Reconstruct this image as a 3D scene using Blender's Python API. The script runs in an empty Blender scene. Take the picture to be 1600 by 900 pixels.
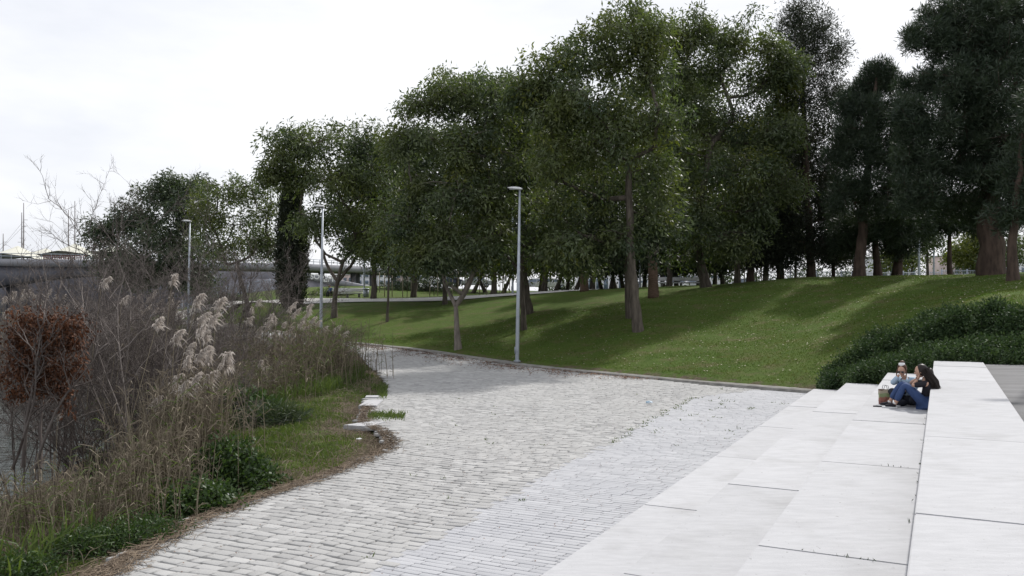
import bpy, bmesh, math, random, zlib
import numpy as np
from mathutils import Vector, Matrix
R = math.radians
scene = bpy.context.scene
COL = scene.collection

# ---------------------------------------------------------------- camera, sky, sun, exposure
F, CX, HY, E = 1303.0, 800.0, 471.0, 3.2      # focal length and horizon in photo pixels (1600 wide), eye height in metres
cam_d = bpy.data.cameras.new('camera'); cam = bpy.data.objects.new('camera', cam_d); COL.objects.link(cam)
cam_d.sensor_width = 36.0; cam_d.lens = 36.0 * F / 1600.0
cam_d.shift_y = (HY - 450.0) / 1600.0
cam_d.clip_start = 0.1; cam_d.clip_end = 3000
cam.location = (0, 0, E); cam.rotation_euler = (R(90), 0, 0)
scene.camera = cam

SUN_AZ, SUN_EL = 36.0, 47.0
world = bpy.data.worlds.new('World'); scene.world = world; world.use_nodes = True
nt = world.node_tree; nt.nodes.clear()
out = nt.nodes.new('ShaderNodeOutputWorld'); bg = nt.nodes.new('ShaderNodeBackground')
sky = nt.nodes.new('ShaderNodeTexSky'); sky.sky_type = 'NISHITA'; sky.sun_disc = False
sky.sun_elevation = R(SUN_EL); sky.sun_rotation = R(SUN_AZ); sky.air_density = 1.0; sky.dust_density = 3.0
tc = nt.nodes.new('ShaderNodeTexCoord'); mp = nt.nodes.new('ShaderNodeMapping'); mp.inputs['Scale'].default_value = (1, 1, 3)
nz = nt.nodes.new('ShaderNodeTexNoise'); nz.inputs['Scale'].default_value = 1.6; nz.inputs['Detail'].default_value = 6; nz.inputs['Roughness'].default_value = 0.55
rp = nt.nodes.new('ShaderNodeValToRGB')
rp.color_ramp.elements[0].position = 0.38; rp.color_ramp.elements[0].color = (8.5, 8.8, 9.6, 1)
rp.color_ramp.elements[1].position = 0.62; rp.color_ramp.elements[1].color = (11.2, 11.3, 11.6, 1)
mx = nt.nodes.new('ShaderNodeMix'); mx.data_type = 'RGBA'; mx.inputs['Factor'].default_value = 0.9
nt.links.new(tc.outputs['Generated'], mp.inputs['Vector']); nt.links.new(mp.outputs[0], nz.inputs['Vector'])
nt.links.new(nz.outputs['Fac'], rp.inputs['Fac'])
nt.links.new(sky.outputs[0], mx.inputs[6]); nt.links.new(rp.outputs[0], mx.inputs[7])
nt.links.new(mx.outputs[2], bg.inputs['Color']); bg.inputs['Strength'].default_value = 0.1
nt.links.new(bg.outputs[0], out.inputs['Surface'])

sd = bpy.data.lights.new('sun', 'SUN'); sd.energy = 3.8; sd.angle = R(1.6); sd.color = (1.0, 0.965, 0.92)
sun = bpy.data.objects.new('sun', sd); COL.objects.link(sun)
sv = Vector((math.sin(R(SUN_AZ)) * math.cos(R(SUN_EL)), math.cos(R(SUN_AZ)) * math.cos(R(SUN_EL)), math.sin(R(SUN_EL))))
sun.rotation_euler = sv.to_track_quat('Z', 'Y').to_euler(); sun.location = sv * 200

scene.view_settings.view_transform = 'Standard'; scene.view_settings.look = 'None'
scene.view_settings.exposure = 0.0; scene.view_settings.gamma = 1.0; scene.view_settings.use_curve_mapping = False
scene.cycles.max_bounces = 5; scene.cycles.diffuse_bounces = 3; scene.cycles.transmission_bounces = 3; scene.cycles.glossy_bounces = 2
scene.cycles.use_adaptive_sampling = True
try: scene.cycles.use_denoising = True
except Exception: pass

# ---------------------------------------------------------------- helpers
def P(px, py, D):                       # a point of the photo at distance D -> world
    return np.array(((px - CX) / F * D, D, E + (HY - py) / F * D))
TH = R(27.25); SN, CS = math.sin(TH), math.cos(TH)
def TU(t, u, z=0.0):                    # along / across the steps -> world
    return np.array((t * SN + u * CS, t * CS - u * SN, z))
def to_tu(x, y): return x * SN + y * CS, x * CS - y * SN

class Geo:
    def __init__(s): s.V = []; s.Q = []; s.T = []; s.n = 0; s.tint = []; s.haveT = False
    def add(s, V, Q=None, T=None, tint=None):
        V = np.asarray(V, float).reshape(-1, 3)
        if Q is not None and len(Q): s.Q.append(np.asarray(Q, int) + s.n)
        if T is not None and len(T): s.T.append(np.asarray(T, int) + s.n)
        s.V.append(V); s.n += len(V)
        if tint is None: tint = np.full(len(V), 0.5)
        else: s.haveT = True
        s.tint.append(np.broadcast_to(np.asarray(tint, float), (len(V),)))
    def build(s, name, mat, parent=None, smooth=False, origin=None):
        me = bpy.data.meshes.new(name)
        V = np.concatenate(s.V) if s.V else np.zeros((0, 3))
        if origin is not None: V = V - np.asarray(origin)
        Q = np.concatenate(s.Q) if s.Q else np.zeros((0, 4), int)
        T = np.concatenate(s.T) if s.T else np.zeros((0, 3), int)
        me.vertices.add(len(V)); me.vertices.foreach_set('co', V.astype(np.float32).ravel())
        loops = np.concatenate([Q.ravel(), T.ravel()]); nq, ntr = len(Q), len(T)
        me.loops.add(len(loops)); me.loops.foreach_set('vertex_index', loops.astype(np.int32))
        me.polygons.add(nq + ntr)
        st = np.concatenate([np.arange(nq) * 4, nq * 4 + np.arange(ntr) * 3])
        me.polygons.foreach_set('loop_start', st.astype(np.int32))
        try: me.polygons.foreach_set('loop_total', np.concatenate([np.full(nq, 4), np.full(ntr, 3)]).astype(np.int32))
        except Exception: pass
        if smooth: me.polygons.foreach_set('use_smooth', np.ones(nq + ntr, bool))
        if s.haveT:
            a = me.attributes.new('tint', 'FLOAT', 'POINT'); a.data.foreach_set('value', np.concatenate(s.tint).astype(np.float32))
        me.update(calc_edges=True); me.validate()
        if mat: me.materials.append(mat)
        o = bpy.data.objects.new(name, me); COL.objects.link(o)
        if parent is not None: o.parent = parent
        return o
    # shapes
    def box(s, c, d, rz=0.0, tint=None):
        c = np.asarray(c, float); h = np.asarray(d, float) / 2
        p = np.array([(x, y, z) for z in (-1, 1) for y in (-1, 1) for x in (-1, 1)], float) * h
        ca, sa = math.cos(rz), math.sin(rz)
        p = np.stack([p[:, 0] * ca - p[:, 1] * sa, p[:, 0] * sa + p[:, 1] * ca, p[:, 2]], 1) + c
        s.add(p, [(0, 2, 3, 1), (4, 5, 7, 6), (0, 1, 5, 4), (2, 6, 7, 3), (0, 4, 6, 2), (1, 3, 7, 5)], tint=tint)
    def tube(s, pts, rad, n=6, cap=True, tint=None, flat=None):
        pts = np.asarray(pts, float); m = len(pts)
        rad = np.broadcast_to(np.asarray(rad, float), (m,))
        tg = np.gradient(pts, axis=0); tg /= np.linalg.norm(tg, axis=1)[:, None] + 1e-9
        ref = np.array((0.31, 0.95, 0.05)) if abs(tg[:, 2]).mean() > .5 else np.array((0.03, 0.02, 1.0))
        a = np.cross(tg, ref); a /= np.linalg.norm(a, axis=1)[:, None] + 1e-9
        b = np.cross(tg, a)
        if flat is not None: b = b * flat
        ang = np.arange(n) / n * 2 * math.pi
        V = pts[:, None, :] + rad[:, None, None] * (np.cos(ang)[None, :, None] * a[:, None, :] + np.sin(ang)[None, :, None] * b[:, None, :])
        V = V.reshape(-1, 3)
        i = np.arange(m - 1)[:, None] * n; j = np.arange(n)[None, :]; k = (j + 1) % n
        Q = np.stack([i + j, i + k, i + n + k, i + n + j], -1).reshape(-1, 4)
        T = []
        if cap:
            V = np.vstack([V, pts[0], pts[-1]]); c0, c1 = m * n, m * n + 1
            T = [(c0, (q + 1) % n, q) for q in range(n)] + [(c1, (m - 1) * n + q, (m - 1) * n + (q + 1) % n) for q in range(n)]
        s.add(V, Q, T, tint=tint)
    def sticks(s, A, B, ra, rb, n=3, tint=None):
        A = np.asarray(A, float).reshape(-1, 3); B = np.asarray(B, float).reshape(-1, 3); N = len(A)
        if N == 0: return
        ra = np.broadcast_to(np.asarray(ra, float), (N,)); rb = np.broadcast_to(np.asarray(rb, float), (N,))
        d = B - A; d /= np.linalg.norm(d, axis=1)[:, None] + 1e-9
        ref = np.where(np.abs(d[:, 2:3]) > .9, np.array([[1., 0, 0]]), np.array([[0, 0, 1.]]))
        a = np.cross(d, ref); a /= np.linalg.norm(a, axis=1)[:, None] + 1e-9; b = np.cross(d, a)
        ang = np.arange(n) / n * 2 * math.pi; c, q = np.cos(ang)[None, :, None], np.sin(ang)[None, :, None]
        ring = c * a[:, None, :] + q * b[:, None, :]
        V = np.concatenate([A[:, None] + ring * ra[:, None, None], B[:, None] + ring * rb[:, None, None]], 1)
        base = np.arange(N)[:, None] * 2 * n; j = np.arange(n)[None, :]; k = (j + 1) % n
        Q = np.stack([base + j, base + k, base + n + k, base + n + j], -1).reshape(-1, 4)
        tt = None if tint is None else np.repeat(np.broadcast_to(tint, (N,)), 2 * n)
        s.add(V.reshape(-1, 3), Q, tint=tt)
    def blades(s, A, M_, B, w, tint=None):     # two-segment blade: base A, middle M_, tip B
        A, M_, B = [np.asarray(x, float).reshape(-1, 3) for x in (A, M_, B)]; N = len(A)
        if N == 0: return
        d = B - A; r = RNG.normal(size=(N, 3)); r[:, 2] *= .2
        side = np.cross(d, r); side /= np.linalg.norm(side, axis=1)[:, None] + 1e-9
        side = side * np.broadcast_to(np.asarray(w, float), (N,))[:, None] * .5
        V = np.stack([A - side * .7, A + side * .7, M_ + side, M_ - side, B], 1).reshape(-1, 3)
        b = np.arange(N)[:, None] * 5
        Q = b + np.array([[0, 1, 2, 3]]); T = b + np.array([[3, 2, 4]])
        tt = None if tint is None else np.repeat(np.broadcast_to(tint, (N,)), 5)
        s.add(V, Q, T, tint=tt)
    def leaves(s, C, n, spread, L, W, droop=.3, flat=.7, out=.6, up=0.0, tint=None, ctr=None):
        C = np.asarray(C, float).reshape(-1, 3)
        ci = np.repeat(np.arange(len(C)), n); N = len(ci)
        if N == 0: return
        off = np.clip(RNG.normal(size=(N, 3)), -1.7, 1.7) * spread * np.array((1, 1, flat))
        off[:, 2] -= .45 * (off[:, 0] ** 2 + off[:, 1] ** 2) / spread
        p = C[ci] + off
        d = off / (np.linalg.norm(off, axis=1)[:, None] + 1e-6) * out + RNG.normal(size=(N, 3)) * .55
        d[:, 2] += up - droop * RNG.random(N)
        d /= np.linalg.norm(d, axis=1)[:, None] + 1e-9
        sd_ = np.cross(d, RNG.normal(size=(N, 3))); sd_ /= np.linalg.norm(sd_, axis=1)[:, None] + 1e-9
        l = L * (0.65 + .7 * RNG.random(N))[:, None]; w = W * (0.7 + .6 * RNG.random(N))[:, None] * .5
        V = np.stack([p, p + d * l * .45 + sd_ * w, p + d * l, p + d * l * .45 - sd_ * w], 1).reshape(-1, 3)
        Q = np.arange(N * 4).reshape(-1, 4)
        ct = RNG.normal(size=len(C)) * .24 + .45 if tint is None else np.broadcast_to(tint, (len(C),)) + RNG.normal(size=len(C)) * .1
        t = np.clip(ct[ci] + RNG.normal(size=N) * .16, 0, 1)
        s.add(V, Q, tint=np.repeat(t, 4))
RNG = np.random.default_rng(7); random.seed(7)

def empty(name, loc, label=None, cat=None, group=None, rz=0.0):
    o = bpy.data.objects.new(name, None); COL.objects.link(o); o.location = loc; o.rotation_euler = (0, 0, rz); o.empty_display_size = .3
    tag(o, label, cat, group); return o
def tag(o, label=None, cat=None, group=None, kind=None):
    if label: o['label'] = label
    if cat: o['category'] = cat
    if group: o['group'] = group
    if kind: o['kind'] = kind
    return o
def copy_tree(o, parent=None):
    c = o.copy(); COL.objects.link(c); c.parent = parent
    for ch in list(o.children): copy_tree(ch, c)
    return c

# ---------------------------------------------------------------- materials
def mat(name, c1, c2=None, scale=4.0, rough=.8, bump=0.0, bscale=30.0, c3=None, scale3=.6, stretch=None, spec=.3, metal=0.0, tint=False, trans=0.0, lo=.35, hi=.65, tcol=None, vary=0, specks=False):
    m = bpy.data.materials.new(name); m.use_nodes = True; t = m.node_tree; N = t.nodes; L = t.links
    bs = N['Principled BSDF']; bs.inputs['Roughness'].default_value = rough; bs.inputs['Metallic'].default_value = metal
    bs.inputs['Specular IOR Level'].default_value = spec
    co = N.new('ShaderNodeTexCoord'); mpn = N.new('ShaderNodeMapping'); L.new(co.outputs['Object'], mpn.inputs['Vector'])
    if stretch:
        mpn.inputs['Rotation'].default_value = (0, 0, stretch[3] if len(stretch) > 3 else 0); mpn.inputs['Scale'].default_value = stretch[:3]
    c2 = c2 or tuple(min(1, x * 1.25) for x in c1)
    def ramp(sock, a, b, ca, cb):
        r = N.new('ShaderNodeValToRGB'); r.color_ramp.elements[0].position = a; r.color_ramp.elements[1].position = b
        r.color_ramp.elements[0].color = (*ca, 1); r.color_ramp.elements[1].color = (*cb, 1); L.new(sock, r.inputs['Fac']); return r.outputs[0]
    def noise(sc, det=5, src=None):
        n = N.new('ShaderNodeTexNoise'); n.inputs['Scale'].default_value = sc; n.inputs['Detail'].default_value = det; n.inputs['Roughness'].default_value = .6
        L.new(src or mpn.outputs[0], n.inputs['Vector']); return n.outputs['Fac']
    if tint:
        at = N.new('ShaderNodeAttribute'); at.attribute_name = 'tint'; col = ramp(at.outputs['Fac'], 0.0, 1.0, c1, c2)
    else: col = ramp(noise(scale), lo, hi, c1, c2)
    if c3:
        mm = N.new('ShaderNodeMix'); mm.data_type = 'RGBA'
        f = ramp(noise(scale3, 4, co.outputs['Object']), .45, .7, (0, 0, 0), (1, 1, 1))
        L.new(f, mm.inputs['Factor']); L.new(col, mm.inputs[6]); mm.inputs[7].default_value = (*c3, 1); col = mm.outputs[2]
    def mult(col, sock):
        q = N.new('ShaderNodeMix'); q.data_type = 'RGBA'; q.blend_type = 'MULTIPLY'; q.inputs['Factor'].default_value = 1; L.new(col, q.inputs[6]); L.new(sock, q.inputs[7]); return q.outputs[2]
    if specks:
        col = mult(col, ramp(noise(22, 3, co.outputs['Object']), .70, .74, (1, 1, 1), (.45, .44, .42)))
        col = mult(col, ramp(noise(1.3, 9, co.outputs['Object']), .50, .78, (1, 1, 1), (.84, .835, .825)))
    if vary:
        oi = N.new('ShaderNodeObjectInfo'); col = mult(col, ramp(oi.outputs['Random'], 0, 1, (1 - vary,) * 3, (1, 1, 1)))
    L.new(col, bs.inputs['Base Color'])
    if bump:
        b = N.new('ShaderNodeBump'); b.inputs['Strength'].default_value = bump; b.inputs['Distance'].default_value = .02
        L.new(noise(bscale, 6), b.inputs['Height']); L.new(b.outputs[0], bs.inputs['Normal'])
    if trans:
        tr = N.new('ShaderNodeBsdfTranslucent')
        hs = N.new('ShaderNodeMix'); hs.data_type = 'RGBA'; hs.blend_type = 'MULTIPLY'; hs.inputs['Factor'].default_value = 1
        hs.inputs[7].default_value = (*(tcol or (1.5, 1.7, .6)), 1); L.new(col, hs.inputs[6]); L.new(hs.outputs[2], tr.inputs['Color'])
        ms = N.new('ShaderNodeMixShader'); ms.inputs[0].default_value = trans
        L.new(bs.outputs[0], ms.inputs[1]); L.new(tr.outputs[0], ms.inputs[2]); L.new(ms.outputs[0], N['Material Output'].inputs['Surface'])
    return m

M = {}
M['leaf'] = mat('broad leaves', (.036, .055, .03), (.125, .155, .08), tint=True, rough=.5, spec=.4, trans=.3, c3=(.10, .115, .035), scale3=.35)
M['leafdark'] = mat('dark leaves', (.026, .042, .025), (.085, .11, .06), tint=True, rough=.5, spec=.35, trans=.2)
M['leafyel'] = mat('yellowing leaves', (.05, .07, .02), (.14, .15, .035), tint=True, rough=.5, spec=.35, trans=.35)
M['needle'] = mat('pine needles', (.02, .034, .021), (.055, .075, .046), tint=True, rough=.55, spec=.3, trans=.12)
M['casu'] = mat('fine dark foliage', (.02, .028, .02), (.05, .058, .036), tint=True, rough=.6, spec=.25, trans=.15)
M['bark'] = mat('grey brown bark', (.05, .042, .034), (.13, .11, .09), scale=6, stretch=(1, 1, .18), bump=.8, bscale=14, rough=.9)
M['barklight'] = mat('pale bark', (.13, .115, .1), (.24, .21, .18), scale=5, stretch=(1, 1, .3), bump=.6, bscale=14, rough=.9)
M['barkpine'] = mat('pine bark', (.04, .028, .022), (.1, .07, .055), scale=4, stretch=(1, 1, .25), bump=1, bscale=9, rough=.9)
M['lawn'] = mat('mown lawn', (.035, .06, .012), (.075, .11, .022), scale=1.3, c3=(.085, .095, .03), scale3=.22, bump=1.0, bscale=22, rough=.95, spec=.1)
M['concrete'] = mat('pale concrete', (.425, .427, .44), (.475, .477, .49), scale=7.0, stretch=(.5, 2.0, 1, TH), bump=.35, bscale=50, vary=.10, specks=True, rough=.85, spec=.25)
M['kerb'] = mat('dirty concrete', (.15, .145, .135), (.28, .27, .25), scale=3, bump=.4, rough=.9)
M['steel'] = mat('galvanised steel', (.3, .33, .37), (.4, .43, .47), scale=3, rough=.45, metal=.4)
M['white'] = mat('white paint', (.72, .72, .72), (.8, .8, .8), scale=3, rough=.5)
# ---------------------------------------------------------------- terrain
def zp(D): return np.interp(D, [-50, 25, 40, 50, 58, 72, 100], [0, 0, .12, .5, .8, 1.3, 2.2])
def onpath(px, py):
    D = 30.0
    for _ in range(60): D = .5 * D + .5 * (E - zp(D)) * F / (py - HY)
    return ((px - CX) / F * D, D)
near_edge = [(-12, -6), (-7.6, 5.5)] + [onpath(*q) for q in [(145, 900), (180, 876), (215, 857), (252, 838), (290, 815), (330, 800), (370, 783), (420, 770), (460, 756), (500, 742), (545, 725), (590, 706), (601, 692), (590, 676), (558, 662), (565, 640), (572, 622), (604, 618), (606, 602), (592, 582), (574, 566), (557, 549)]] + [(-12, 48.5), (-17, 54), (-25, 65), (-34, 79)]
far_edge = [onpath(*q) for q in [(1262, 614), (1200, 609), (1100, 601), (975, 589), (850, 577), (800, 571), (740, 562), (680, 552), (627, 545.5), (575, 540), (537, 536.5)]] + [(-15.3, 58.5), (-22.5, 70), (-30.5, 82)]
ends = {0: 28.2, 1: 26.4, 2: 25.6, 3: 25.1}
U = [-3.65, -2.51, -1.346, -.182, .977]
right_edge = [tuple(TU(-6, -3.5)[:2]), tuple(TU(28.3, -3.5)[:2])]
path_poly = np.array(near_edge + far_edge[::-1] + right_edge[::-1])
step_poly = np.array([TU(-8, -3.75)[:2], TU(28.5, -3.75)[:2], TU(28.5, -2.4)[:2], TU(26.7, -2.4)[:2], TU(26.0, -1.2)[:2], TU(25.4, 0)[:2], TU(25.3, 12)[:2], TU(22, 26)[:2], TU(-14, 26)[:2], TU(-14, -3)[:2]])
def sdist(X, Y, poly):                  # signed distance, negative inside
    X = np.asarray(X, float); Y = np.asarray(Y, float)
    d = np.full(X.shape, 1e9); ins = np.zeros(X.shape, bool)
    n = len(poly)
    for i in range(n):
        x0, y0 = poly[i]; x1, y1 = poly[(i + 1) % n]
        ex, ey = x1 - x0, y1 - y0; l = ex * ex + ey * ey + 1e-12
        t = np.clip(((X - x0) * ex + (Y - y0) * ey) / l, 0, 1)
        d = np.minimum(d, np.hypot(X - x0 - t * ex, Y - y0 - t * ey))
        c = (y0 > Y) != (y1 > Y)
        ins ^= c & (X < (x1 - x0) * (Y - y0) / (y1 - y0 + 1e-12) + x0)
    return np.where(ins, -d, d)
ctl = []
def cp(px, py, D): p = P(px, py, D); ctl.append((p[0], p[1], p[2]))
for q in [(522, 495, 62), (605, 503, 60), (716, 545, 46), (695, 476, 68), (823, 490, 56), (818, 515, 50), (998, 517, 44), (983, 500, 47), (1021, 465, 55), (913, 455, 66),
          (1107, 446, 62), (1250, 434, 56), (1180, 440, 58), (1400, 436, 50), (1500, 433, 46), (1585, 436, 41), (1250, 520, 39), (1100, 560, 36), (900, 545, 43), (1350, 500, 37), (1300, 560, 32), (1180, 480, 47),
          (1500, 480, 30), (1600, 490, 26), (1460, 566, 24), (1390, 588, 26), (1320, 606, 27.5), (1290, 607, 29), (1600, 560, 23),
          (480, 473, 74), (480, 467, 78), (600, 471.5, 72), (600, 466.5, 77), (740, 467, 70), (740, 462, 75), (850, 459, 72), (850, 456, 76), (530, 465, 82), (680, 462.5, 84), (680, 458, 95), (380, 476, 78), (380, 478, 73), (300, 479, 80), (440, 488, 66)]: cp(*q)
for x, y in far_edge[:-1]: ctl.append((x + .3, y + .5, float(zp(y)) + .12))
for x, y in near_edge[2:]: ctl.append((x - .2, y, float(zp(y)) - .02))
ctl += [(22, 22, 2.2), (35, 22, 3), (42, 40, 4.6), (30, 62, 4.7), (60, 60, 4.8), (20, 90, 4.4), (0, 95, 4.1), (45, 90, 4.6), (0, 140, 4.4), (70, 140, 4.6), (-30, 140, 4.0), (0, 260, 4.4), (120, 260, 4.4), (-30, 260, 4.0), (120, 80, 4.8), (120, 20, 4), (60, 0, 3), (0, 500, 4.4), (250, 300, 4.4), (250, 100, 4.5), (-40, 500, 3),
        (-36, 90, 2.4), (-34, 84, 1.6), (-45, 112, 2.2), (-52, 110, -.5), (-44, 92, -1.6), (-38, 76, -1.9), (-31, 66, -1.6), (-24, 53, -1.7), (-17, 40, -1.7), (-14, 30, -1.7), (-12.6, 20, -1.7), (-11, 11, -1.7), (-10.5, 4, -1.8), (-16, 15, -2.6), (-20, 30, -2.8), (-30, 40, -3), (-30, 30, -3), (-60, 60, -3), (-100, 100, -3), (-30, 0, -3), (-80, 20, -3), (-70, 130, -3), (-200, 100, -3), (-200, 300, -2.5), (-90, 200, -3), (-200, 0, -3),
        (-6.8, 10, -.35), (-8.4, 12, -.9), (-7, 14, -.5), (-9, 16, -1), (-6, 17, -.15), (-5.5, 22, 0), (-7, 27, 0), (-8, 33, 0), (-9.5, 40, .05), (-7.7, 20, -.4), (-9.2, 27, -.5), (-11, 34, -.5), (-13.5, 42, -.3), (-18, 50, -.1)]
ctl = np.array(ctl); CXY = ctl[:, :2]; n_ = len(ctl)
def _k(r2): return np.where(r2 > 1e-9, .5 * r2 * np.log(r2 + 1e-12), 0)
A_ = np.zeros((n_ + 3, n_ + 3)); d2 = ((CXY[:, None] - CXY[None]) ** 2).sum(-1)
A_[:n_, :n_] = _k(d2) + np.eye(n_) * 1.5; A_[:n_, n_] = 1; A_[:n_, n_ + 1:] = CXY; A_[n_, :n_] = 1; A_[n_ + 1:, :n_] = CXY.T
W_ = np.linalg.solve(A_, np.concatenate([ctl[:, 2], np.zeros(3)]))
def tps(X, Y):
    X = np.asarray(X, float); Y = np.asarray(Y, float); r = np.zeros(X.shape) + W_[n_] + W_[n_ + 1] * X + W_[n_ + 2] * Y
    for i in range(n_): r += W_[i] * _k((X - CXY[i, 0]) ** 2 + (Y - CXY[i, 1]) ** 2)
    return np.clip(r, -3.2, 6)
def sstep(a, b, x): t = np.clip((x - a) / (b - a), 0, 1); return t * t * (3 - 2 * t)
def ground(X, Y, rough=True):
    X = np.asarray(X, float); Y = np.asarray(Y, float)
    z = tps(X, Y)
    if rough: z = z + .03 * np.sin(X * 1.3 + 1.7 * np.sin(Y * .7)) * np.sin(Y * 1.1 + X * .4)
    dp = sdist(X, Y, path_poly); far = sstep(25, 30, Y - (X * -1.0) * 0)
    z = zp(Y) - .10 + (z - zp(Y) + .10) * sstep(0.02, 1.0, dp)
    ds = sdist(X, Y, step_poly); z = np.where(ds < .15, np.minimum(z, -.4), z)
    return z
def gz(x, y): return float(ground(np.array([x]), np.array([y]))[0])

def axis(lo, a, b, hi, fine, g=1.22):
    mid = list(np.arange(a, b, fine)); s = fine; x = b; r = []
    while x < hi: r.append(x); s *= g; x += s
    s = fine; x = a - fine; l = []
    while x > lo: l.append(x); s *= g; x -= s
    return np.array([lo] + l[::-1] + mid + r + [hi])
gx = axis(-900, -20, 26, 900, .32); gy = axis(-60, 2, 70, 1500, .32)
GX, GY = np.meshgrid(gx, gy); GZ = ground(GX, GY)
g = Geo(); nx = len(gx); idx = np.arange(len(gx) * len(gy)).reshape(len(gy), nx)
g.add(np.stack([GX, GY, GZ], -1).reshape(-1, 3), np.stack([idx[:-1, :-1], idx[:-1, 1:], idx[1:, 1:], idx[1:, :-1]], -1).reshape(-1, 4))
ter = g.build('ground', None, smooth=True); tag(ter, kind='structure')
# ground material: lawn on the hill, brown earth and litter on the river bank and round the path edge
def ground_mat():
    m = bpy.data.materials.new('ground cover'); m.use_nodes = True; t = m.node_tree; N = t.nodes; L = t.links; bs = N['Principled BSDF']
    bs.inputs['Roughness'].default_value = .95; bs.inputs['Specular IOR Level'].default_value = .1
    co = N.new('ShaderNodeTexCoord')
    def nz(sc, det=6, rg=.65):
        n = N.new('ShaderNodeTexNoise'); n.inputs['Scale'].default_value = sc; n.inputs['Detail'].default_value = det; n.inputs['Roughness'].default_value = rg; L.new(co.outputs['Object'], n.inputs['Vector']); return n.outputs['Fac']
    def rm(f, a, b, ca, cb):
        r = N.new('ShaderNodeValToRGB'); r.color_ramp.elements[0].position = a; r.color_ramp.elements[1].position = b; r.color_ramp.elements[0].color = (*ca, 1); r.color_ramp.elements[1].color = (*cb, 1); L.new(f, r.inputs['Fac']); return r.outputs[0]
    def mixc(f, a, b):
        x = N.new('ShaderNodeMix'); x.data_type = 'RGBA'; L.new(f, x.inputs['Factor']); L.new(a, x.inputs[6]); L.new(b, x.inputs[7]); return x.outputs[2]
    grass = mixc(nz(.22), rm(nz(3), .3, .7, (.03, .068, .010), (.068, .12, .02)), rm(nz(5), .3, .7, (.055, .082, .018), (.11, .13, .034)))
    grass = mixc(rm(nz(.9, 9), .50, .66, (0, 0, 0), (.75, .75, .75)), grass, rm(nz(9), .3, .7, (.08, .075, .035), (.13, .11, .055)))
    earth = rm(nz(7, 9), .3, .7, (.045, .035, .024), (.15, .12, .085))
    at = N.new('ShaderNodeAttribute'); at.attribute_name = 'earth'
    ad = N.new('ShaderNodeMath'); ad.operation = 'ADD'; L.new(at.outputs['Fac'], ad.inputs[0])
    sb = N.new('ShaderNodeMath'); sb.operation = 'MULTIPLY_ADD'; L.new(nz(2.5, 8), sb.inputs[0]); sb.inputs[1].default_value = 1.6; sb.inputs[2].default_value = -.8; L.new(sb.outputs[0], ad.inputs[1])
    L.new(mixc(rm(ad.outputs[0], .35, .65, (0, 0, 0), (1, 1, 1)), grass, earth), bs.inputs['Base Color'])
    b = N.new('ShaderNodeBump'); b.inputs['Strength'].default_value = 1; b.inputs['Distance'].default_value = .06; L.new(nz(9, 8, .75), b.inputs['Height']); L.new(b.outputs[0], bs.inputs['Normal'])
    return m
ter.data.materials.append(ground_mat())
dpth = sdist(GX, GY, path_poly)
ne_ = np.array(near_edge); neX = np.interp(GY, ne_[:, 1], ne_[:, 0])
earth = np.where((GX < neX - 1.2) & (GY < 60), np.where(GX < neX - 3.5, .9, .45), 0.0)
earth = np.maximum(earth, np.where((dpth < 1.0) & (dpth > -2), .8, 0) * (GX < neX + .5) * (GY < 47))
earth = np.maximum(earth, sstep(1.8, .6, dpth) * .55 * (GX > -2) * (GY < 44))
earth = np.maximum(earth, sstep(.2, 0, np.abs(GX + 3.8) / 14 + np.abs(GY - 21) / 50 - .3) * .0)
earth = np.where(GZ < -.6, 1.0, earth)
a = ter.data.attributes.new('earth', 'FLOAT', 'POINT'); a.data.foreach_set('value', earth.astype(np.float32).ravel())

# ---------------------------------------------------------------- water
def water_mat():
    m = bpy.data.materials.new('river water'); m.use_nodes = True; t = m.node_tree; N = t.nodes; L = t.links; bs = N['Principled BSDF']
    bs.inputs['Base Color'].default_value = (.035, .045, .04, 1); bs.inputs['Roughness'].default_value = .08; bs.inputs['IOR'].default_value = 1.33
    co = N.new('ShaderNodeTexCoord'); mp = N.new('ShaderNodeMapping'); mp.inputs['Scale'].default_value = (1, 1.8, 1); mp.inputs['Rotation'].default_value = (0, 0, .5); L.new(co.outputs['Object'], mp.inputs[0])
    n = N.new('ShaderNodeTexNoise'); n.inputs['Scale'].default_value = 2.2; n.inputs['Detail'].default_value = 5; L.new(mp.outputs[0], n.inputs['Vector'])
    b = N.new('ShaderNodeBump'); b.inputs['Strength'].default_value = .8; b.inputs['Distance'].default_value = .12; L.new(n.outputs['Fac'], b.inputs['Height']); L.new(b.outputs[0], bs.inputs['Normal'])
    return m
g = Geo(); g.add([(-900, -60, -1.45), (-6, -60, -1.45), (-6, 130, -1.45), (-30, 600, -1.45), (-900, 600, -1.45)], T=[(0, 1, 2), (0, 2, 3), (0, 3, 4)])
tag(g.build('water', water_mat()), kind='structure')

# ---------------------------------------------------------------- cobbled path
def cobble_mat():
    m = mat('stone setts', (.27, .268, .265), (.43, .427, .42), tint=True, rough=.85, bump=.5, bscale=28, c3=(.36, .358, .35), scale3=.35, spec=.25)
    return m
M['cobble'] = cobble_mat()
M['sett'] = mat('smooth setts', (.33, .334, .35), (.43, .434, .45), tint=True, rough=.8, bump=.35, bscale=30, c3=(.36, .365, .385), scale3=.4, spec=.3)
def warp(V, k=1.0):
    t, u = V[:, 0].copy(), V[:, 1].copy()
    V[:, 0] = t + k * (.5 * np.sin(u * .22 + t * .05) + .05 * np.sin(u * 1.3 + t * .6) + .02 * np.sin(u * 4.1))
    V[:, 1] = u + k * .05 * np.sin(t * 1.1 + u)
    return V
def bound(t): return np.interp(t, [0, 8, 13.8, 17.1, 26.7, 30, 34], [-5.6, -5.85, -6.45, -6.6, -7.3, -6.2, -4])
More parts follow.
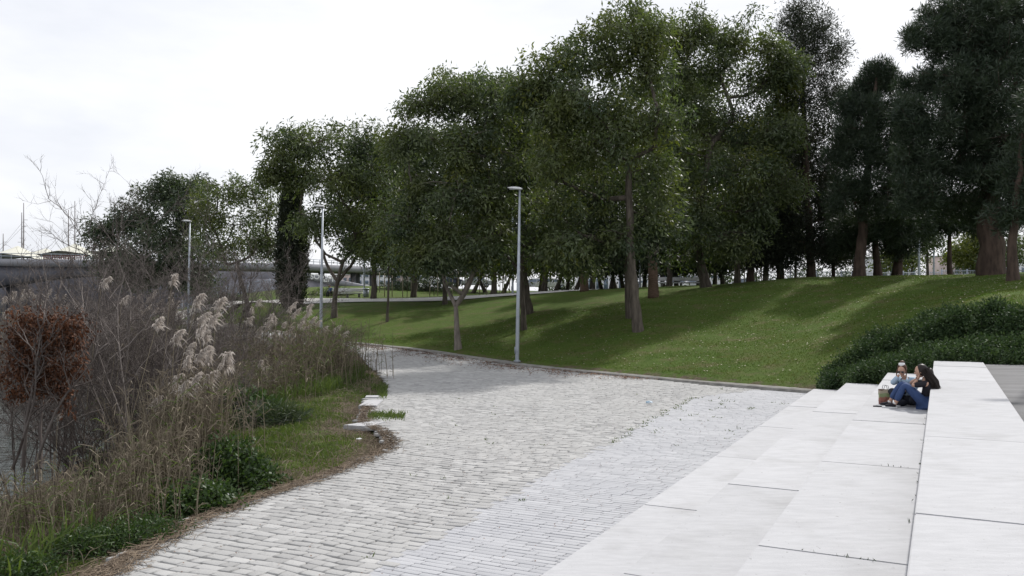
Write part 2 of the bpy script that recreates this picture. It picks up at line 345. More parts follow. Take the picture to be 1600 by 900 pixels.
def stones(row, lmin, lmax, t0, t1, u0, u1, zone, gap, jit, hgt, wk):
    V = []; tints = []
    for t in np.arange(t0, t1, row):
        Lr = RNG.uniform(lmin, lmax, int((u1 - u0) / lmin) + 2); us = u0 + np.cumsum(Lr) + RNG.random() * lmax
        us = us[us < u1]
        if len(us) < 2: continue
        a, b = us[:-1], us[1:]; c = (a + b) / 2
        keep = (c > bound(t) - .4) if zone else (c <= bound(t))
        a, b = a[keep], b[keep]
        if len(a) == 0: continue
        n = len(a); gp = gap * (.6 + RNG.random(n) * .9)
        lo = t + gp / 2 + RNG.normal(size=n) * jit * .3; hi = t + row - gp / 2 + RNG.normal(size=n) * jit * .3
        a2, b2 = a + gp / 2, b - gp / 2
        q = np.stack([np.stack([lo, a2], 1), np.stack([lo, b2], 1), np.stack([hi, b2], 1), np.stack([hi, a2], 1)], 1) + RNG.normal(size=(n, 4, 2)) * jit
        cc = q.mean(1, keepdims=True); inn = cc + (q - cc) * (1 - np.array([.18 if not zone else .10, .10 if not zone else .05]))
        h = hgt * (.4 + RNG.random((n, 1)) * .8) + RNG.normal(size=(n, 4)) * hgt * .22
        base = np.concatenate([q, np.full((n, 4, 1), -.05)], 2); low = np.concatenate([cc + (q - cc) * .985, (h - hgt * .55)[..., None]], 2); top = np.concatenate([inn, h[..., None]], 2)
        V.append(np.concatenate([base, low, top], 1)); tints.append(np.clip(RNG.normal(size=n) * .22 + .5, 0, 1))
    V = np.concatenate(V); tints = np.concatenate(tints); n = len(V)
    S = warp(V.reshape(-1, 3), wk).reshape(n, 12, 3)
    X = S[..., 0] * SN + S[..., 1] * CS; Y = S[..., 0] * CS - S[..., 1] * SN
    cx, cy = X.mean(1), Y.mean(1)
    keep = (sdist(cx, cy, path_poly) < -.02) & (cy > 2) & (cx > -12 - cy * .45)
    X, Y, Z = X[keep], Y[keep], S[keep][..., 2]; tints = tints[keep]
    dip = .018 * np.sin(cx[keep] * .8 + 1) * np.sin(cy[keep] * .55)
    Z = Z + zp(Y) + dip[:, None] - (.008 if zone else 0)
    return np.stack([X, Y, Z], -1), tints
fq = np.array([(8, 9, 10, 11)] + [(i, (i + 1) % 4, 4 + (i + 1) % 4, 4 + i) for i in range(4)] + [(4 + i, 4 + (i + 1) % 4, 8 + (i + 1) % 4, 8 + i) for i in range(4)])
g = Geo()
S, tt = stones(.175, .16, .36, 2, 72, -45, 2, False, .015, .009, .011, 1.0)
g.add(S.reshape(-1, 3), (np.arange(len(S))[:, None, None] * 12 + fq[None]).reshape(-1, 4), tint=np.repeat(tt, 12))
tag(g.build('cobbled_path', M['cobble']), kind='structure')
g = Geo()
S, tt = stones(.12, .25, .5, 2, 40, -12, -3.4, True, .008, .003, .004, .15)
g.add(S.reshape(-1, 3), (np.arange(len(S))[:, None, None] * 12 + fq[None]).reshape(-1, 4), tint=np.repeat(tt, 12))
tag(g.build('paved_path', M['sett']), kind='structure')
# bedding sand under the stones
g = Geo(); M['bed'] = mat('bedding sand', (.14, .13, .11), (.27, .26, .24), scale=6, rough=.95)
inside = (sdist(GX, GY, path_poly) < .12)
gi = np.argwhere(inside[:-1, :-1] & inside[1:, 1:] & inside[:-1, 1:] & inside[1:, :-1])
vv = np.stack([GX, GY, zp(GY) - .038], -1).reshape(-1, 3)
qq = np.array([(idx[i, j], idx[i, j + 1], idx[i + 1, j + 1], idx[i + 1, j]) for i, j in gi])
uq, inv = np.unique(qq.ravel(), return_inverse=True); g.add(vv[uq], inv.reshape(-1, 4)); tag(g.build('path_bedding', M['bed']), kind='structure')

# kerb of concrete along the lawn
def ribbon(g, line, w0, w1, zt, drop, seg=1.0, side=1):
    L = np.array(line, float); d = np.r_[0, np.cumsum(np.hypot(*np.diff(L, axis=0).T))]; s = np.arange(0, d[-1], seg)
    x = np.interp(s, d, L[:, 0]); y = np.interp(s, d, L[:, 1]); k = np.ones(7) / 7
    if len(x) > 12:
        xs = np.convolve(np.pad(x, 3, 'edge'), k, 'valid'); ys = np.convolve(np.pad(y, 3, 'edge'), k, 'valid'); x, y = xs, ys
    tx, ty = np.gradient(x), np.gradient(y); l = np.hypot(tx, ty); nx_, ny_ = -ty / l * side, tx / l * side
    z = zt(x, y)
    rows = [np.stack([x + nx_ * w0, y + ny_ * w0, z - drop], 1), np.stack([x + nx_ * w0, y + ny_ * w0, z], 1), np.stack([x + nx_ * w1, y + ny_ * w1, z + .0], 1), np.stack([x + nx_ * w1, y + ny_ * w1, z - drop], 1)]
    V = np.stack(rows, 1).reshape(-1, 3); n = len(x)
    Q = [(i * 4 + j, (i + 1) * 4 + j, (i + 1) * 4 + j + 1, i * 4 + j + 1) for i in range(n - 1) for j in range(3)]
    g.add(V, Q)
g = Geo(); kl = [(far_edge[0][0] + 1.2, far_edge[0][1] - 1.2)] + far_edge
ribbon(g, kl, 0, .16, lambda x, y: zp(y) + .085, .3, side=-1)
tag(g.build('kerb', M['kerb']), kind='structure')
g = Geo(); ribbon(g, kl, .164, 1.0, lambda x, y: zp(y) + .075, .3, side=-1)
tag(g.build('kerb_strip', M['kerb']), kind='structure')
# pale walk across the plateau
def strip(name, pts, wid, m, dz=.03, seg=1.0):
    L = np.array(pts, float); d = np.r_[0, np.cumsum(np.hypot(*np.diff(L, axis=0).T))]; s = np.arange(0, d[-1], seg)
    x = np.interp(s, d, L[:, 0]); y = np.interp(s, d, L[:, 1]); tx, ty = np.gradient(x), np.gradient(y); l = np.hypot(tx, ty); a, b = -ty / l, tx / l
    V = []; k = 7
    for q in np.linspace(-.5, .5, k): xx, yy = x + a * wid * q, y + b * wid * q; V.append(np.stack([xx, yy, ground(xx, yy, False) + dz], 1))
    V = np.stack(V, 1).reshape(-1, 3); Q = [(i * k + j, (i + 1) * k + j, (i + 1) * k + j + 1, i * k + j + 1) for i in range(len(x) - 1) for j in range(k - 1)]
    g = Geo(); g.add(V, Q); o = g.build(name, m, smooth=True); tag(o, kind='structure'); return o
M['walk'] = mat('pale gravel walk', (.42, .41, .39), (.52, .51, .49), scale=2, rough=.9)
strip('gravel_walk', [P(q[0], 470, q[1])[:2] for q in [(285, 82), (310, 80.5), (480, 75.5), (600, 73.8), (740, 72), (850, 73.5), (960, 77), (1100, 84)]], 4.2, M['walk'], .06)
M['asph'] = mat('asphalt', (.045, .045, .048), (.07, .07, .072), scale=3, rough=.9)
strip('road', [(-30, 118), (0, 116), (60, 116), (160, 112)], 9, M['asph'], .05, 3)

# ---------------------------------------------------------------- seating steps, one slab after another
st = empty('seating_steps', TU(12, -1.3, 0), 'broad pale concrete seating steps going down to the cobbled path', 'steps')
def slab(t0, t1, u0, u1, z0, z1):
    bm = bmesh.new(); c = TU((t0 + t1) / 2, (u0 + u1) / 2, (z0 + z1) / 2)
    bmesh.ops.create_cube(bm, size=1); bmesh.ops.scale(bm, vec=(u1 - u0, t1 - t0, z1 - z0), verts=bm.verts)
    bmesh.ops.bevel(bm, geom=list(bm.edges), offset=.008, segments=2, affect='EDGES')
    bmesh.ops.rotate(bm, cent=(0, 0, 0), matrix=Matrix.Rotation(-TH, 3, 'Z'), verts=bm.verts)
    o = Vector(c) - Vector(st.location); bmesh.ops.translate(bm, vec=o, verts=bm.verts)
    me = bpy.data.meshes.new('step_slab'); bm.to_mesh(me); bm.free(); me.materials.append(M['concrete'])
    ob = bpy.data.objects.new('step_slab', me); COL.objects.link(ob); ob.parent = st
    return ob
for i in range(4):
    js = [-9.24 + 4.06 * k for k in range(0, 12)]; js = [j for j in js if j < ends[i] - .8] + [ends[i]]
    for a, b in zip(js[:-1], js[1:]):
        s_ = .006 if i != 3 else .003
        slab(a + s_, b - s_, U[i] + .002, U[i + 1] - .001, -.35, .4 * (i + 1) + RNG.normal() * .003)
g = Geo(); M['terr'] = mat('terrace paving', (.13, .13, .135), (.2, .2, .205), scale=1.2, stretch=(.35, 1.6, 1, TH), bump=.3, rough=.85, specks=True)
g.box(TU(5, 13.0, 1.3), (24.0, 40.6, .5), -TH)
tag(g.build('terrace', M['terr']), kind='structure')
# loose pale edge stones at the corner of the bank
# ---------------------------------------------------------------- trees
def lobes_w(lobes, D, dz=0.0, depth=.9):
    r = []
    for l in lobes:
        px, py, rx, ry = l[:4]; dd = D + (l[4] if len(l) > 4 else RNG.uniform(-1, 1) * rx / F * D * .9) + dz
        r.append((P(px, py, dd), np.array((rx / F * dd, rx / F * dd * depth, ry / F * dd))))
    return r
def tree(name, label, cat, group, D, trunk, r0, lobes, leaf='leaf', bark='bark', nat=34, nl=34, spread=.42, L=.42, W=.15, droop=.5, up=0.0, flat=.6, twig=1, sub=6, fork=1, shell=.45, tz=True, yel=0.0, flare=1.35, out=.6, low=2, limb=.6, taper=.42, ymax=404, forks=()):
    global RNG
    RNG = np.random.default_rng(zlib.crc32(label.encode()))
    k = {'needle': (2.2, 2.1, .8, .95), 'casu': (2.4, 1.7, .75, .8)}.get(leaf, (.95, 2.5, .66, .60))
    spread *= .98
    flat *= .85 if leaf not in ('needle', 'casu') else 1
    nat *= k[0]; nl = int(nl * k[1]); L *= k[2]; W *= k[3]
    if leaf == 'needle': limb = .25; taper = .75
    if leaf == 'casu': limb = .3; taper = .7
    pts = [P(x, y, D) for x, y in trunk]
    bx, by = pts[0][0], pts[0][1]
    if tz: dz_ = gz(bx, by) - pts[0][2]; pts[0][2] += dz_
    base = pts[0].copy(); pts[0][2] -= .25
    root = empty(name, base, label, cat, group)
    r0 = r0 / F * D
    wood = Geo()
    # smooth trunk
    pa = np.array(pts); d = np.r_[0, np.cumsum(np.linalg.norm(np.diff(pa, axis=0), axis=1))]
    ns = max(5, int(d[-1] / .6)); s = np.linspace(0, d[-1], ns); tp = np.stack([np.interp(s, d, pa[:, i]) for i in range(3)], 1)
    for _ in range(2): tp[1:-1] = (tp[:-2] + 2 * tp[1:-1] + tp[2:]) / 4
    tp[1:-1, :2] += RNG.normal(size=(ns - 2, 2)) * r0 * .10
    rr = r0 * (1 - taper * s / d[-1]); rr[0] *= flare; rr[1] *= 1.1
    wood.tube(tp - base, rr, 9, cap=False)
    for fk in forks:
        q = np.array([P(x, y, D + (k_ * .35)) for k_, (x, y) in enumerate(fk)]); q[0] = tp[np.argmin(np.abs(tp[:, 2] - q[0][2]))]; dd = np.r_[0, np.cumsum(np.linalg.norm(np.diff(q, axis=0), axis=1))]; sq = np.linspace(0, dd[-1], 12); q = np.stack([np.interp(sq, dd, q[:, k_]) for k_ in range(3)], 1); q[1:-1] = (q[:-2] + 2 * q[1:-1] + q[2:]) / 4; q[1:-1] += RNG.normal(size=(10, 3)) * r0 * .08
        wood.tube(q - base, r0 * (.62 - .42 * sq / dd[-1]), 7, cap=False)
    # nodes: position, parent, weight
    if leaf in ('leaf', 'leafdark', 'leafyel'): lobes = [(l[0] + np.clip(RNG.normal(), -1.5, 1.5) * l[2] * .16, l[1] + RNG.normal() * 4, l[2] * RNG.uniform(.78, 1.02), l[3] * RNG.uniform(.6, .85)) + tuple(l[4:]) for l in lobes]
    LW = lobes_w(lobes, D)
    k0 = max(low, int(ns * (.55 if len(lobes) > 3 else .5)))
    pos = [p for p in tp]; par = [-1] + list(range(ns - 1)); tier = [0] * ns
    cand = list(range(k0, ns)); dist = {i: (s[i] * .3) for i in cand}
    order = sorted(range(len(LW)), key=lambda i: np.linalg.norm(LW[i][0] - tp[-1]))
    subs = []
    for i in order:
        c, rad = LW[i]; c = c - np.array((0, 0, rad[2] * .3))
        best = min(cand, key=lambda j: np.linalg.norm(pos[j] - c) * (1.0 if pos[j][2] < c[2] + .5 else 1.6) + dist[j] * .25)
        a = pos[best]; m = max(2, int(np.linalg.norm(c - a) / 1.1)); prev = best
        bend = RNG.normal(size=3) * .12 * np.linalg.norm(c - a); bend[2] = abs(bend[2]) * -.3
        for q in range(1, m + 1):
            f = q / m; p = a * (1 - f) + c * f + bend * math.sin(f * math.pi) + RNG.normal(size=3) * .07
            p[2] += (c[2] - a[2]) * (-.12) * math.sin(f * math.pi)
            pos.append(p); par.append(prev); tier.append(1); prev = len(pos) - 1; cand.append(prev); dist[prev] = dist[best] + np.linalg.norm(p - a) * .6
        sc = []
        for _ in range(sub):
            v = RNG.normal(size=3); v /= np.linalg.norm(v); q_ = LW[i][0] + v * rad * RNG.uniform(.3, .62)
            b = min([prev, max(ns - 1, prev - 1) if prev - 1 >= ns else prev], key=lambda j: np.linalg.norm(pos[j] - q_))
            mid = (pos[b] + q_) / 2 + RNG.normal(size=3) * .12
            pos.append(mid); par.append(b); tier.append(2); pos.append(q_); par.append(len(pos) - 2); tier.append(2); sc.append(len(pos) - 1); sc.append(len(pos) - 2)
        vol = (rad[0] * rad[1] * rad[2]) ** (1 / 3)
        n = int(nat * (vol / 2.0) ** 1.7) + 6
        v = RNG.normal(size=(n, 3)); v /= np.linalg.norm(v, axis=1)[:, None]; rad_ = RNG.random(n) ** shell * (1 + .22 * (RNG.random(n) > .8))
        at = LW[i][0] + v * rad * rad_[:, None]
        if leaf in ('leaf', 'leafdark', 'leafyel') and nat > 10:
            for _ in range(5):
                vv = RNG.normal(size=3); vv /= np.linalg.norm(vv); vv[2] = vv[2] * .8 + .2; at = np.vstack([at, LW[i][0] + vv * rad * RNG.uniform(.95, 1.28) + RNG.normal(size=(3, 3)) * .3])
        at = at[at[:, 2] > P(0, ymax, D)[2] + RNG.uniform(-1.0, .8) + RNG.normal(size=len(at)) * .2]
        S_ = np.array([pos[j] for j in sc]); nn = ((at[:, None] - S_[None]) ** 2).sum(-1).argmin(1)
        for p, j in zip(at, nn): pos.append(p); par.append(sc[j]); tier.append(3)
    pos = np.array(pos); par = np.array(par); tier = np.array(tier); N = len(pos); w = np.zeros(N); w[tier == 3] = 1
    for i in range(N - 1, 0, -1):
        if par[i] >= 0: w[par[i]] += w[i]
    wt = max(w[ns - 1], w.max() * .6, 1); rad = np.clip(r0 * limb * (w / wt) ** .46, .008, None)
    for tr_, n_s in ((1, 6), (2, 4), (3, 3)):
        ii = np.where(tier == tr_)[0]
        if tr_ == 3 and not twig: continue
        pi = par[ii]; ra = np.where(tier[pi] == 0, np.minimum(rad[ii] * 1.15, r0 * limb), np.minimum(rad[pi], rad[ii] * 1.5))
        if tr_ == 3:
            mid = (pos[pi] + pos[ii]) / 2 + RNG.normal(size=(len(ii), 3)) * .12
            wood.sticks(pos[pi] - base, mid - base, .022, .016, 3); wood.sticks(mid - base, pos[ii] - base, .016, .008, 3)
        else: wood.sticks(pos[pi] - base, pos[ii] - base, ra, rad[ii], n_s)
    wood.build('trunk', M[bark], root, smooth=True)
    at = pos[tier == 3]
    g = Geo()
    if yel > 0:
        sel = RNG.random(len(at)) < yel; g2 = Geo(); g2.leaves(at[sel] - base, nl, spread, L, W, droop, flat, out, up); g2.build('yellow_leaves', M['leafyel'], root); at = at[~sel]
    g.leaves(at - base, nl, spread, L, W, droop, flat, out, up); g.build('crown', M[leaf], root)
    return root

G1 = 'broadleaf trees on the park lawn'
tree('broadleaf_tree', 'rounded dark green tree at the far left of the park, beside the bridge', 'tree', G1, 78, [(268, 484), (268, 440), (262, 400)], 5,
     [(245, 297, 42, 30), (203, 342, 42, 38), (288, 320, 48, 45), (185, 395, 30, 38), (240, 375, 60, 50), (298, 395, 42, 42), (265, 425, 45, 28), (170, 355, 22, 22), (205, 425, 32, 28), (285, 288, 30, 20), (312, 430, 25, 28)], ymax=448, leaf='leafdark', nat=24, nl=34, spread=.55, L=.55, W=.2)
tree('broadleaf_tree', 'airy pale green tree with a leaning trunk, left of the dark cypress', 'tree', G1, 70, [(394, 502), (386, 470), (374, 435), (371, 410)], 4.5,
     [(345, 297, 40, 26), (398, 295, 38, 26), (330, 340, 36, 30), (375, 335, 42, 34), (420, 325, 30, 36), (345, 378, 44, 28), (400, 372, 38, 34), (325, 405, 25, 20), (430, 380, 22, 30)], leaf='leaf', nat=15, nl=22, spread=.5, L=.45, W=.17, yel=.2)
tree('broadleaf_tree', 'wide tree with a dark forked trunk behind the middle lamp, sky through its crown', 'tree', G1, 62, [(522, 497), (522, 465), (526, 440), (531, 425)], 4.8,
     [(452, 212, 26, 24), (447, 245, 30, 30), (500, 218, 40, 28), (555, 218, 48, 28), (600, 225, 38, 32), (472, 280, 26, 26), (515, 272, 46, 38), (580, 275, 46, 38), (560, 330, 46, 26), (492, 340, 36, 34), (612, 330, 34, 40), (555, 385, 26, 20), (432, 262, 18, 14)], forks=([(526, 442), (548, 415), (566, 385), (578, 340)], [(525, 445), (508, 410), (500, 375), (490, 330)]), nat=15, nl=30, spread=.5, L=.5, W=.17, yel=.08)
tree('broadleaf_tree', 'slim young tree with a straight thin trunk standing alone in front of the pale walk', 'tree', G1, 60, [(605, 504), (606, 465), (608, 430), (608, 405)], 2.2,
     [(604, 395, 30, 28), (625, 375, 30, 28), (585, 385, 24, 22), (645, 350, 30, 26)], ymax=428, nat=20, nl=30, spread=.4, L=.4, W=.14, yel=.3)
tree('broadleaf_tree', 'tree with pale trunk forking in a Y, near the kerb left of the tall lamp', 'tree', G1, 46, [(716, 547), (714, 515), (712, 478)], 5.6,
     [(672, 392, 30, 24), (752, 385, 32, 26), (668, 165, 40, 28), (718, 152, 42, 30), (765, 170, 40, 36), (645, 215, 36, 36), (700, 222, 50, 42), (762, 235, 46, 42), (640, 285, 44, 40), (700, 295, 52, 42), (765, 305, 46, 44), (640, 350, 46, 36), (710, 362, 56, 36), (772, 370, 34, 32), (680, 402, 46, 24), (738, 410, 34, 22)], ymax=412, forks=([(712, 482), (697, 448), (682, 405), (672, 370)], [(712, 480), (730, 456), (743, 420), (748, 370)]), bark='barklight', nat=30, nl=32, yel=.10)
tree('broadleaf_tree', 'dark trunked tree on the lawn edge right behind the Y forked tree', 'tree', G1, 68, [(695, 477), (695, 450), (693, 425)], 4.0,
     [(690, 395, 44, 28), (660, 370, 40, 30), (725, 385, 40, 30), (640, 400, 28, 24)], ymax=428, leaf='leafdark', nat=24, nl=30, spread=.55, L=.5, W=.18)
tree('broadleaf_tree', 'tree with a slender leaning trunk directly behind the tall lamp pole', 'tree', G1, 50, [(819, 517), (817, 470), (813, 425), (816, 385)], 4.6,
     [(735, 132, 40, 26), (785, 128, 42, 26), (830, 165, 36, 40), (790, 190, 40, 40), (845, 235, 40, 44), (800, 270, 46, 40), (850, 310, 44, 40), (770, 345, 44, 34), (735, 355, 36, 24), (830, 370, 44, 32)], forks=([(814, 432), (797, 404), (770, 386), (742, 374)],), nat=28, nl=32, yel=.16)
tree('broadleaf_tree', 'thick trunked tree on the lawn just right of the tall lamp', 'tree', G1, 56, [(824, 491), (820, 450), (815, 410), (818, 370)], 8.5,
     [(870, 300, 46, 40), (895, 360, 50, 34), (850, 395, 46, 26), (905, 400, 40, 22), (780, 395, 36, 26), (860, 180, 44, 44), (885, 240, 44, 40), (745, 385, 34, 24)], leaf='leaf', nat=24, nl=30, spread=.48, L=.46, yel=.2)
T6L = [(1062, 245, 36, 30, 43), (1058, 150, 28, 24, 43), (820, 150, 22, 20), (830, 240, 26, 28, 43), (840, 330, 34, 30, 42.5), (985, 28, 36, 24), (935, 55, 46, 30), (1012, 55, 36, 30), (880, 92, 44, 32), (960, 100, 50, 38), (848, 128, 30, 28), (1020, 110, 34, 40), (905, 150, 52, 40), (975, 172, 52, 44), (855, 185, 38, 38), (1030, 190, 34, 44), (925, 225, 60, 44), (865, 255, 42, 42), (995, 255, 54, 48), (930, 300, 60, 44), (875, 325, 44, 38), (1000, 330, 52, 44), (945, 368, 50, 30), (890, 372, 34, 22)]
tree('broadleaf_tree', 'tallest broadleaf tree, its straight brown trunk in the middle of the lawn', 'tree', G1, 44, [(998, 519), (992, 470), (986, 420), (983, 350), (982, 250)], 8.2, T6L, ymax=392, nat=24, nl=30, flare=1.25, yel=.10)
tree('broadleaf_tree', 'tree whose trunk stands half hidden just behind the tallest broadleaf trunk', 'tree', G1, 47.5, [(983, 501), (981, 460), (979, 410), (978, 360)], 5.2,
     [(940, 345, 46, 36), (1010, 370, 46, 36), (965, 400, 52, 26), (920, 395, 40, 26), (1040, 340, 34, 40)], leaf='leafdark', nat=26, nl=30, flare=1.1)
T7L = [(1048, 62, 24, 18), (1046, 125, 26, 34), (1044, 215, 30, 44), (1232, 100, 18, 18), (1228, 215, 26, 30), (1225, 290, 26, 34), (1100, 45, 40, 28), (1150, 50, 44, 34), (1190, 75, 26, 34), (1065, 90, 38, 42), (1120, 110, 52, 42), (1180, 135, 42, 40), (1075, 160, 46, 44), (1140, 190, 54, 44), (1190, 215, 38, 40), (1090, 235, 52, 46), (1155, 265, 54, 44), (1060, 285, 34, 40), (1110, 320, 56, 44), (1175, 330, 38, 42), (1130, 372, 56, 32), (1065, 360, 40, 36), (1080, 408, 40, 20)]
tree('broadleaf_tree', 'big round crowned tree with a leaning trunk at the right end of the white bench', 'tree', G1, 58, [(1104, 447), (1096, 415), (1086, 375), (1098, 300), (1110, 230)], 8.0, T7L, ymax=384, nat=22, nl=30, spread=.5, L=.48, W=.16, yel=.05)
tree('broadleaf_tree', 'yellowish leaved tree reaching out in front of the dark conifers at upper right', 'tree', G1, 60, [(1152, 444), (1152, 400), (1160, 330), (1185, 250)], 5.0,
     [(1222, 165, 26, 18), (1215, 130, 22, 20), (1205, 190, 26, 20), (1228, 120, 16, 12), (1195, 235, 24, 26)], leaf='leafyel', nat=26, nl=24, spread=.4, L=.45, W=.15, low=8)

# cypress
def cypress():
    global RNG
    RNG = np.random.default_rng(5)
    D = 66; x, y = (456 - CX) / F * D, D; b = np.array((x, y, gz(x, y)))
    r = empty('cypress_tree', b, 'narrow dark column shaped cypress left of the middle lamp', 'tree'); g = Geo()
    g.tube([(0, 0, -.2), (0.05, 0, 3), (0, 0, 9)], [.2, .15, .04], 8); g.build('trunk', M['bark'], r)
    pr = [(482, 0), (478, 14), (455, 21), (420, 24), (390, 24), (360, 21), (330, 17), (300, 12), (280, 6), (262, 1)]
    C = []
    for _ in range(2600):
        py = RNG.uniform(264, 480); w = np.interp(-py, [-q[0] for q in pr], [q[1] for q in pr]) / F * D
        a = RNG.random() * 6.283; q = w * (RNG.random() ** .35) * (1 + .12 * math.sin(a * 3 + py * .15)); C.append((q * math.cos(a), q * math.sin(a), P(0, py - 2, D)[2] - b[2]))
    g = Geo(); g.leaves(np.array(C), 9, .13, .3, .09, .0, 1.6, .2, 1.0); g.build('crown', M['casu'], r)
cypress()

G2 = 'dark conifers on the right side of the park'
tree('she_oak_tree', 'tall narrow wispy evergreen against the sky right of the broadleaf trees', 'tree', G2, 62, [(1268, 436), (1266, 380), (1260, 280), (1255, 160), (1256, 60)], 7,
     [(1252, 14, 26, 18), (1240, 35, 30, 22), (1280, 40, 24, 24), (1255, 72, 34, 28), (1238, 110, 28, 34), (1285, 105, 30, 34), (1310, 75, 16, 16), (1250, 150, 36, 38), (1300, 150, 28, 34), (1235, 205, 34, 42), (1285, 205, 38, 42), (1250, 265, 42, 46), (1300, 270, 34, 46), (1235, 330, 36, 40), (1285, 330, 44, 46), (1255, 385, 30, 28), (1290, 392, 32, 30)],
     leaf='casu', bark='barkpine', nat=26, nl=40, spread=.4, L=.42, W=.07, droop=.1, up=.35, flat=1.0, low=6)
tree('pine_tree', 'mid height pine with bright green brush tips left of the largest pine', 'tree', G2, 55, [(1342, 436), (1345, 390), (1352, 300), (1362, 200), (1370, 120)], 9,
     [(1372, 108, 24, 14), (1358, 130, 26, 20), (1390, 125, 20, 18), (1325, 175, 26, 30), (1365, 180, 34, 32), (1405, 165, 24, 26), (1318, 235, 30, 34), (1360, 240, 40, 36), (1405, 230, 34, 36), (1325, 300, 36, 36), (1375, 305, 44, 38), (1418, 195, 26, 26), (1345, 150, 24, 24), (1412, 262, 34, 30), (1340, 205, 34, 30), (1340, 355, 44, 26), (1395, 355, 36, 26), (1420, 300, 30, 34)],
     leaf='needle', bark='barkpine', nat=46, nl=46, spread=.19, L=.42, W=.045, droop=0, up=.75, flat=.9, low=6)
tree('pine_tree', 'largest pine, broad dark crown running out of the top right of the picture', 'tree', G2, 46, [(1549, 430), (1548, 380), (1545, 280), (1530, 160), (1520, 60)], 20,
     [(1478, 22, 46, 26), (1530, 10, 50, 30), (1590, 20, 50, 40), (1455, 62, 30, 30), (1505, 70, 50, 36), (1570, 80, 54, 40), (1430, 55, 16, 14), (1442, 125, 34, 32), (1490, 130, 46, 38), (1555, 140, 54, 42), (1610, 120, 40, 50), (1422, 170, 26, 22), (1450, 190, 44, 36), (1510, 200, 54, 40), (1580, 210, 54, 46), (1435, 245, 42, 36), (1490, 262, 54, 40), (1560, 275, 54, 42), (1615, 270, 40, 50), (1440, 300, 44, 32), (1500, 318, 54, 26), (1565, 335, 48, 22), (1535, 190, 46, 40, 43), (1520, 120, 46, 36, 43), (1548, 255, 46, 36, 43.5), (1535, 60, 46, 34, 43.5)],
     leaf='needle', bark='barkpine', nat=46, nl=46, spread=.2, L=.42, W=.045, droop=0, up=.65, flat=.9, low=8, flare=1.1)
tree('pine_tree', 'pine with a pale split trunk at the right edge, in front of the largest pine', 'tree', G2, 40, [(1583, 442), (1583, 400), (1582, 360), (1590, 300), (1600, 200)], 8.5,
     [(1600, 300, 40, 40), (1620, 230, 50, 50), (1575, 330, 30, 20), (1640, 160, 50, 50)], leaf='needle', bark='barkpine', nat=40, nl=40, spread=.24, L=.4, W=.045, droop=0, up=.6, low=6)
tree('conifer_tree', 'very dark conifer filling the gap between the wispy evergreen and the mid height pine', 'tree', G2, 64, [(1302, 434), (1302, 380), (1305, 300)], 3,
     [(1305, 300, 30, 40), (1310, 360, 34, 34), (1290, 400, 26, 20), (1325, 395, 30, 22)], leaf='casu', bark='barkpine', nat=44, nl=40, spread=.4, L=.4, W=.1, up=.2, low=4)
tree('conifer_tree', 'dark conifer with a brown trunk right of the leaning trunk tree, nearest the white bench', 'tree', G2, 62, [(1172, 443), (1175, 380), (1185, 300)], 5.5,
     [(1205, 300, 34, 44), (1195, 350, 34, 34), (1215, 390, 34, 30), (1180, 400, 30, 24)], leaf='casu', bark='barkpine', nat=44, nl=40, spread=.4, L=.4, W=.1, up=.2, low=4)
tree('conifer_tree', 'dark conifer with a reddish trunk left of the wispy evergreen', 'tree', G2, 66, [(1220, 437), (1219, 380), (1216, 300), (1216, 200)], 6.0,
     [(1215, 250, 26, 44), (1222, 330, 26, 40), (1212, 390, 26, 26)], leaf='casu', bark='barkpine', nat=40, nl=40, spread=.4, L=.4, W=.1, up=.2, low=5)
tree('pine_tree', 'pine with two close brown trunks between the mid height pine and the big pine', 'tree', G2, 58, [(1372, 436), (1370, 400), (1368, 350), (1380, 300)], 6.5,
     [(1350, 345, 40, 26), (1395, 340, 40, 28), (1330, 372, 30, 20), (1415, 355, 30, 26)], leaf='needle', bark='barkpine', nat=46, nl=44, spread=.3, L=.45, W=.06, up=.5, low=4)
tree('pine_tree', 'dark pine with a forked trunk standing before the fence in the right gap', 'tree', G2, 60, [(1400, 438), (1404, 400), (1410, 360), (1420, 300)], 8,
     [(1410, 350, 34, 26), (1435, 325, 40, 26), (1465, 330, 36, 22), (1400, 385, 24, 22)], leaf='needle', bark='barkpine', nat=46, nl=44, spread=.3, L=.45, W=.06, up=.5, low=4)
tree('pine_tree', 'slim dark pine splitting in a V in the bright gap left of the largest pine', 'tree', G2, 60, [(1484, 430), (1483, 395), (1485, 350), (1490, 310)], 4.5,
     [(1475, 345, 28, 12), (1500, 335, 36, 18), (1540, 350, 36, 16), (1520, 320, 40, 20)], leaf='needle', bark='barkpine', nat=40, nl=44, spread=.3, L=.45, W=.06, up=.4, low=4, flare=1.0)

